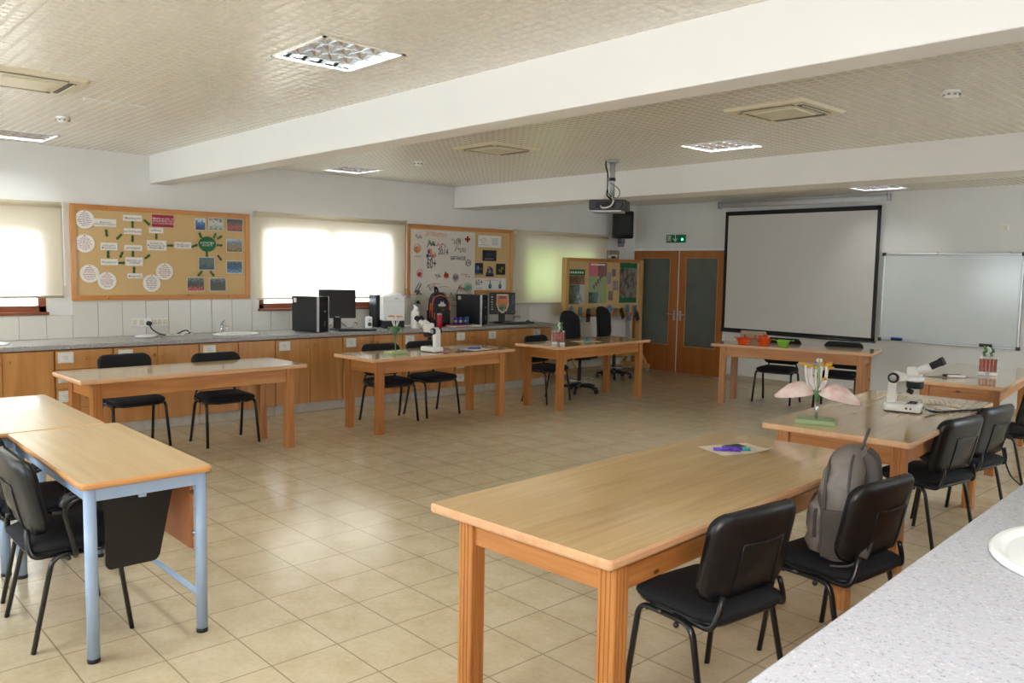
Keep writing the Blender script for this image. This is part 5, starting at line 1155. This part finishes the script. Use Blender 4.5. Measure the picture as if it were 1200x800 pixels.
def tube_rack(x, y, rz, label, liq):
    t = thing('test_tube_rack', label, 'test tube rack', (x, y, TZ), rz)
    for s in (-1, 1): MB().box((0, s*.045, .014), (.08, .06, .026), M['white_plastic'], .006).build('foot', t)
    for z in (.06, .135): MB().box((0, 0, z), (.045, .15, .005), M['acrylic'], .001).build('shelf', t)
    for s in (-1, 1): MB().box((0, s*.077, .09), (.05, .004, .15), M['white_plastic'] if s < 0 else M['acrylic'], .001).build('side_plate', t)
    for k in range(5):
        y_ = -.056+.028*k; tall = k in (1, 2, 3); h = .19 if tall else .15
        o = MB().lathe([(0, .028), (.009, .031), (.0132, .04), (.0132, h), (.0142, h+.002)], M['tube_glass'], 14, T(0, y_, 0)).build('test_tube', t)
        MB().lathe([(0, .03), (.008, .033), (.0122, .042), (.0122, .145), (0, .145)], M[liq], 14, T(0, y_, 0)).build('liquid', o)
        if tall: MB().tube(smooth_path([(0, y_, h-.02), (.008, y_+.010, h+.015), (-.008, y_-.012, h+.03), (.010, y_+.014, h+.05+.006*k)], 4), [.012, .012, .010, .013, .009, .012, .014, .012, .009, .012, .014, .012, .010], M['leaf' if k % 2 else 'white_plastic'], 8).build('cotton_stopper', o)
        else: MB().lathe([(.0095, h-.01), (.0115, h), (.0115, h+.012), (0, h+.014)], M['white_plastic'], 12, T(0, y_, 0)).build('stopper', o)
    return t
tube_rack(-6.65, 6.91, R(-46), 'test tube rack with pale pink liquid on the table by the office chairs', 'liquid_pink')
tube_rack(-2.45, 8.06, R(107), 'test tube rack with red liquid on the table by the whiteboard', 'liquid_red')
# far right table
sheet_on(-2.62, 7.60, .12, .36, R(-38), 'brown sheet under pens on the table by the whiteboard', 'cardboard')
pen(-2.60, 7.64, TZ+.003, R(40), 'black_plastic', 'black_plastic', 'black pen on the brown sheet', .15, .011); pen(-2.55, 7.60, TZ+.003, R(36), 'white_plastic', 'white_plastic', 'white pen on the brown sheet, beside the black pen', .14, .011)
t = thing('glass_rod', 'thin grey stirring rod lying across the brown sheet', 'rod', (-2.55, 7.72, TZ+.006), R(35)); MB().cyl((-.2, 0, 0), (.2, 0, 0), .004, M['silver'], 8).build('rod', t); MB().ball((.2, 0, 0), .005, M['silver'], 8).build('tip', t)
# table under the screen
def bowl(x, y, rz, col, label, grid=False):
    t = thing('plastic_bowl', label, 'bowl', (x, y, TZ), rz); m = MB(); out = [(.055, 0), (.06, .004), (.075, .04), (.088, .072), (.1, .074), (.1, .078), (.086, .078), (.072, .042), (.056, .008), (0, .008)]
    m.lathe(out, M[col], 28 if not grid else 4, RZ(PI/4) if grid else None, not grid); m.build('bowl', t)
    for s in (-1, 1): MB().tube(fillet([(s*.095, -.03, .076), (s*.12, -.025, .078), (s*.12, .025, .078), (s*.095, .03, .076)], .012), .005, M[col], 8).build('handle', t)
    if grid:
        g = MB()
        for k in range(4):
            for zz in (.025, .05):
                for j in range(5): g.box((.0, 0, 0), (.008, .004, .012), M['leaf'], 0, RZ(k*PI/2) @ T(-.04+.02*j, -.044-(zz-.0)*.22, zz))
        g.build('perforation', t)
    return t
bowl(-5.46, 8.95, 0, 'orange', 'orange bowl at the left end of the table under the screen'); bowl(-5.22, 9.02, .4, 'orange', 'orange bowl beside the green basket, second from the left'); bowl(-4.99, 9.07, R(15), 'lime', 'lime green square basket on the table under the screen', True)
t = thing('cardboard_box', 'low grey-brown box behind the orange bowls', 'box', (-5.52, 9.28, TZ), R(15)); MB().box((0, 0, .07), (.3, .1, .14), M['cardboard'], .003).build('carton', t); m = MB()
for u in (-.1, .03): m.tube([(u+.02, -.0515, .10), (u, -.0515, .08), (u+.02, -.0515, .06)], .005, M['ink_black'], 6)
m.build('printed_marks', t); MB().box((0, 0, .141), (.3, .03, .003), M['paper_warm']).build('tape', t)
t = thing('orange_cloth', 'crumpled orange cloth piled in the second orange bowl', 'cloth', (-5.22, 9.02, TZ+.03)); m = MB(); m.ball((0, 0, .05), (.06, .055, .05), M['orange'], 18); m.deform(lambda p: (p.x+.012*math.sin(p.z*90+p.y*60), p.y+.012*math.sin(p.x*80), p.z+.014*math.sin(p.x*70+p.y*90))); m.build('cloth', t)
# far table papers
sheet_on(-6.73, 5.71, .22, .30, R(12), 'white paper under a blue pen on the far microscope table', 'paper'); pen(-6.74, 5.70, TZ+.003, R(60), 'blue_pen', 'blue_pen', 'blue pen on the white paper of the far microscope table', .14, .009)
t = thing('red_patch', 'small red patch beside the far microscope', 'paper', (-6.73, 5.29, TZ), R(10)); MB().box((0, 0, .002), (.09, .12, .004), M['ink_pink'], .001).build('card', t)  # flat pinkish-red patch laid on the tabletop
sheet_on(-6.76, 7.50, .22, .34, R(-12), 'beige paper on the table by the office chairs', 'paper_warm')
t = thing('teal_sharpener', 'small teal object lying on the beige paper by the office chairs', 'stationery', (-6.74, 7.52, TZ+.003), R(15)); MB().box((0, 0, .012), (.05, .12, .022), M['teal'], .006).build('body', t); MB().cyl((.0, .05, .024), (.0, -.03, .03), .007, M['blue_pen'], 10).build('cap', t)

# ------------------------------------------------------------------ outside greenery, lights, camera
hg = MB(); rnd = random.Random(11)
for k in range(520):
    c = (-10.3+rnd.uniform(-.5, .5), rnd.uniform(7.0, 13.4), rnd.uniform(-.1, 3.3)); r = rnd.uniform(.16, .34); hg.ball(c, (r, r*1.2, r), M['foliage'], 6)
tag(hg.build('hedge'), 'green hedge outside, glowing through the dim far blind', 'hedge', None, 'stuff')
W = bpy.data.worlds.new('daylight'); SC.world = W; W.use_nodes = True; nt = W.node_tree; bgn = nt.nodes['Background']
bgn.inputs[0].default_value = (.82, .925, 1.0, 1); bgn.inputs[1].default_value = 7.2
def area(name, loc, direction, sx, sy, power, col=(1, 1, 1)):
    d = bpy.data.lights.new(name, 'AREA'); d.shape = 'RECTANGLE'; d.size = sx; d.size_y = sy; d.energy = power; d.color = col
    o = bpy.data.objects.new(name, d); COL.objects.link(o); o.location = loc; o.rotation_euler = Vector(direction).to_track_quat('-Z', 'Y').to_euler(); return o
fl = bpy.data.lights.new('camera_flash', 'AREA'); fl.shape = 'RECTANGLE'; fl.size = .08; fl.size_y = .05; fl.energy = 34; fl.color = (1, 1, 1)
fo = bpy.data.objects.new('camera_flash', fl); COL.objects.link(fo)
cam = bpy.data.cameras.new('camera'); cam.sensor_width = 36; cam.sensor_fit = 'HORIZONTAL'; cam.lens = 962.77*36/1200; cam.clip_start = .05; cam.clip_end = 100
co = bpy.data.objects.new('camera', cam); COL.objects.link(co)
yaw, pitch, roll = .8229, -.0872, .0181
d = Vector((-math.sin(yaw)*math.cos(pitch), math.cos(yaw)*math.cos(pitch), math.sin(pitch))); r = Vector((math.cos(yaw), math.sin(yaw), 0)); u = r.cross(d)
r2 = r*math.cos(roll)+u*math.sin(roll); u2 = -r*math.sin(roll)+u*math.cos(roll)
co.matrix_world = Matrix(((r2.x, u2.x, -d.x, 0), (r2.y, u2.y, -d.y, 0), (r2.z, u2.z, -d.z, 1.6), (0, 0, 0, 1)))
SC.camera = co
fm = co.matrix_world.copy(); fm.translation = Vector((0, 0, 1.6))+u2*.09+d*.02; fo.matrix_world = fm
vs_ = SC.view_settings; SC.display_settings.display_device = 'sRGB'; vs_.view_transform = 'Standard'; vs_.look = 'None'; vs_.gamma = 1; vs_.exposure = .68; vs_.use_curve_mapping = False
SC.cycles.max_bounces = 10; SC.cycles.transparent_max_bounces = 12; SC.cycles.caustics_reflective = False; SC.cycles.caustics_refractive = False; SC.cycles.sample_clamp_indirect = 6
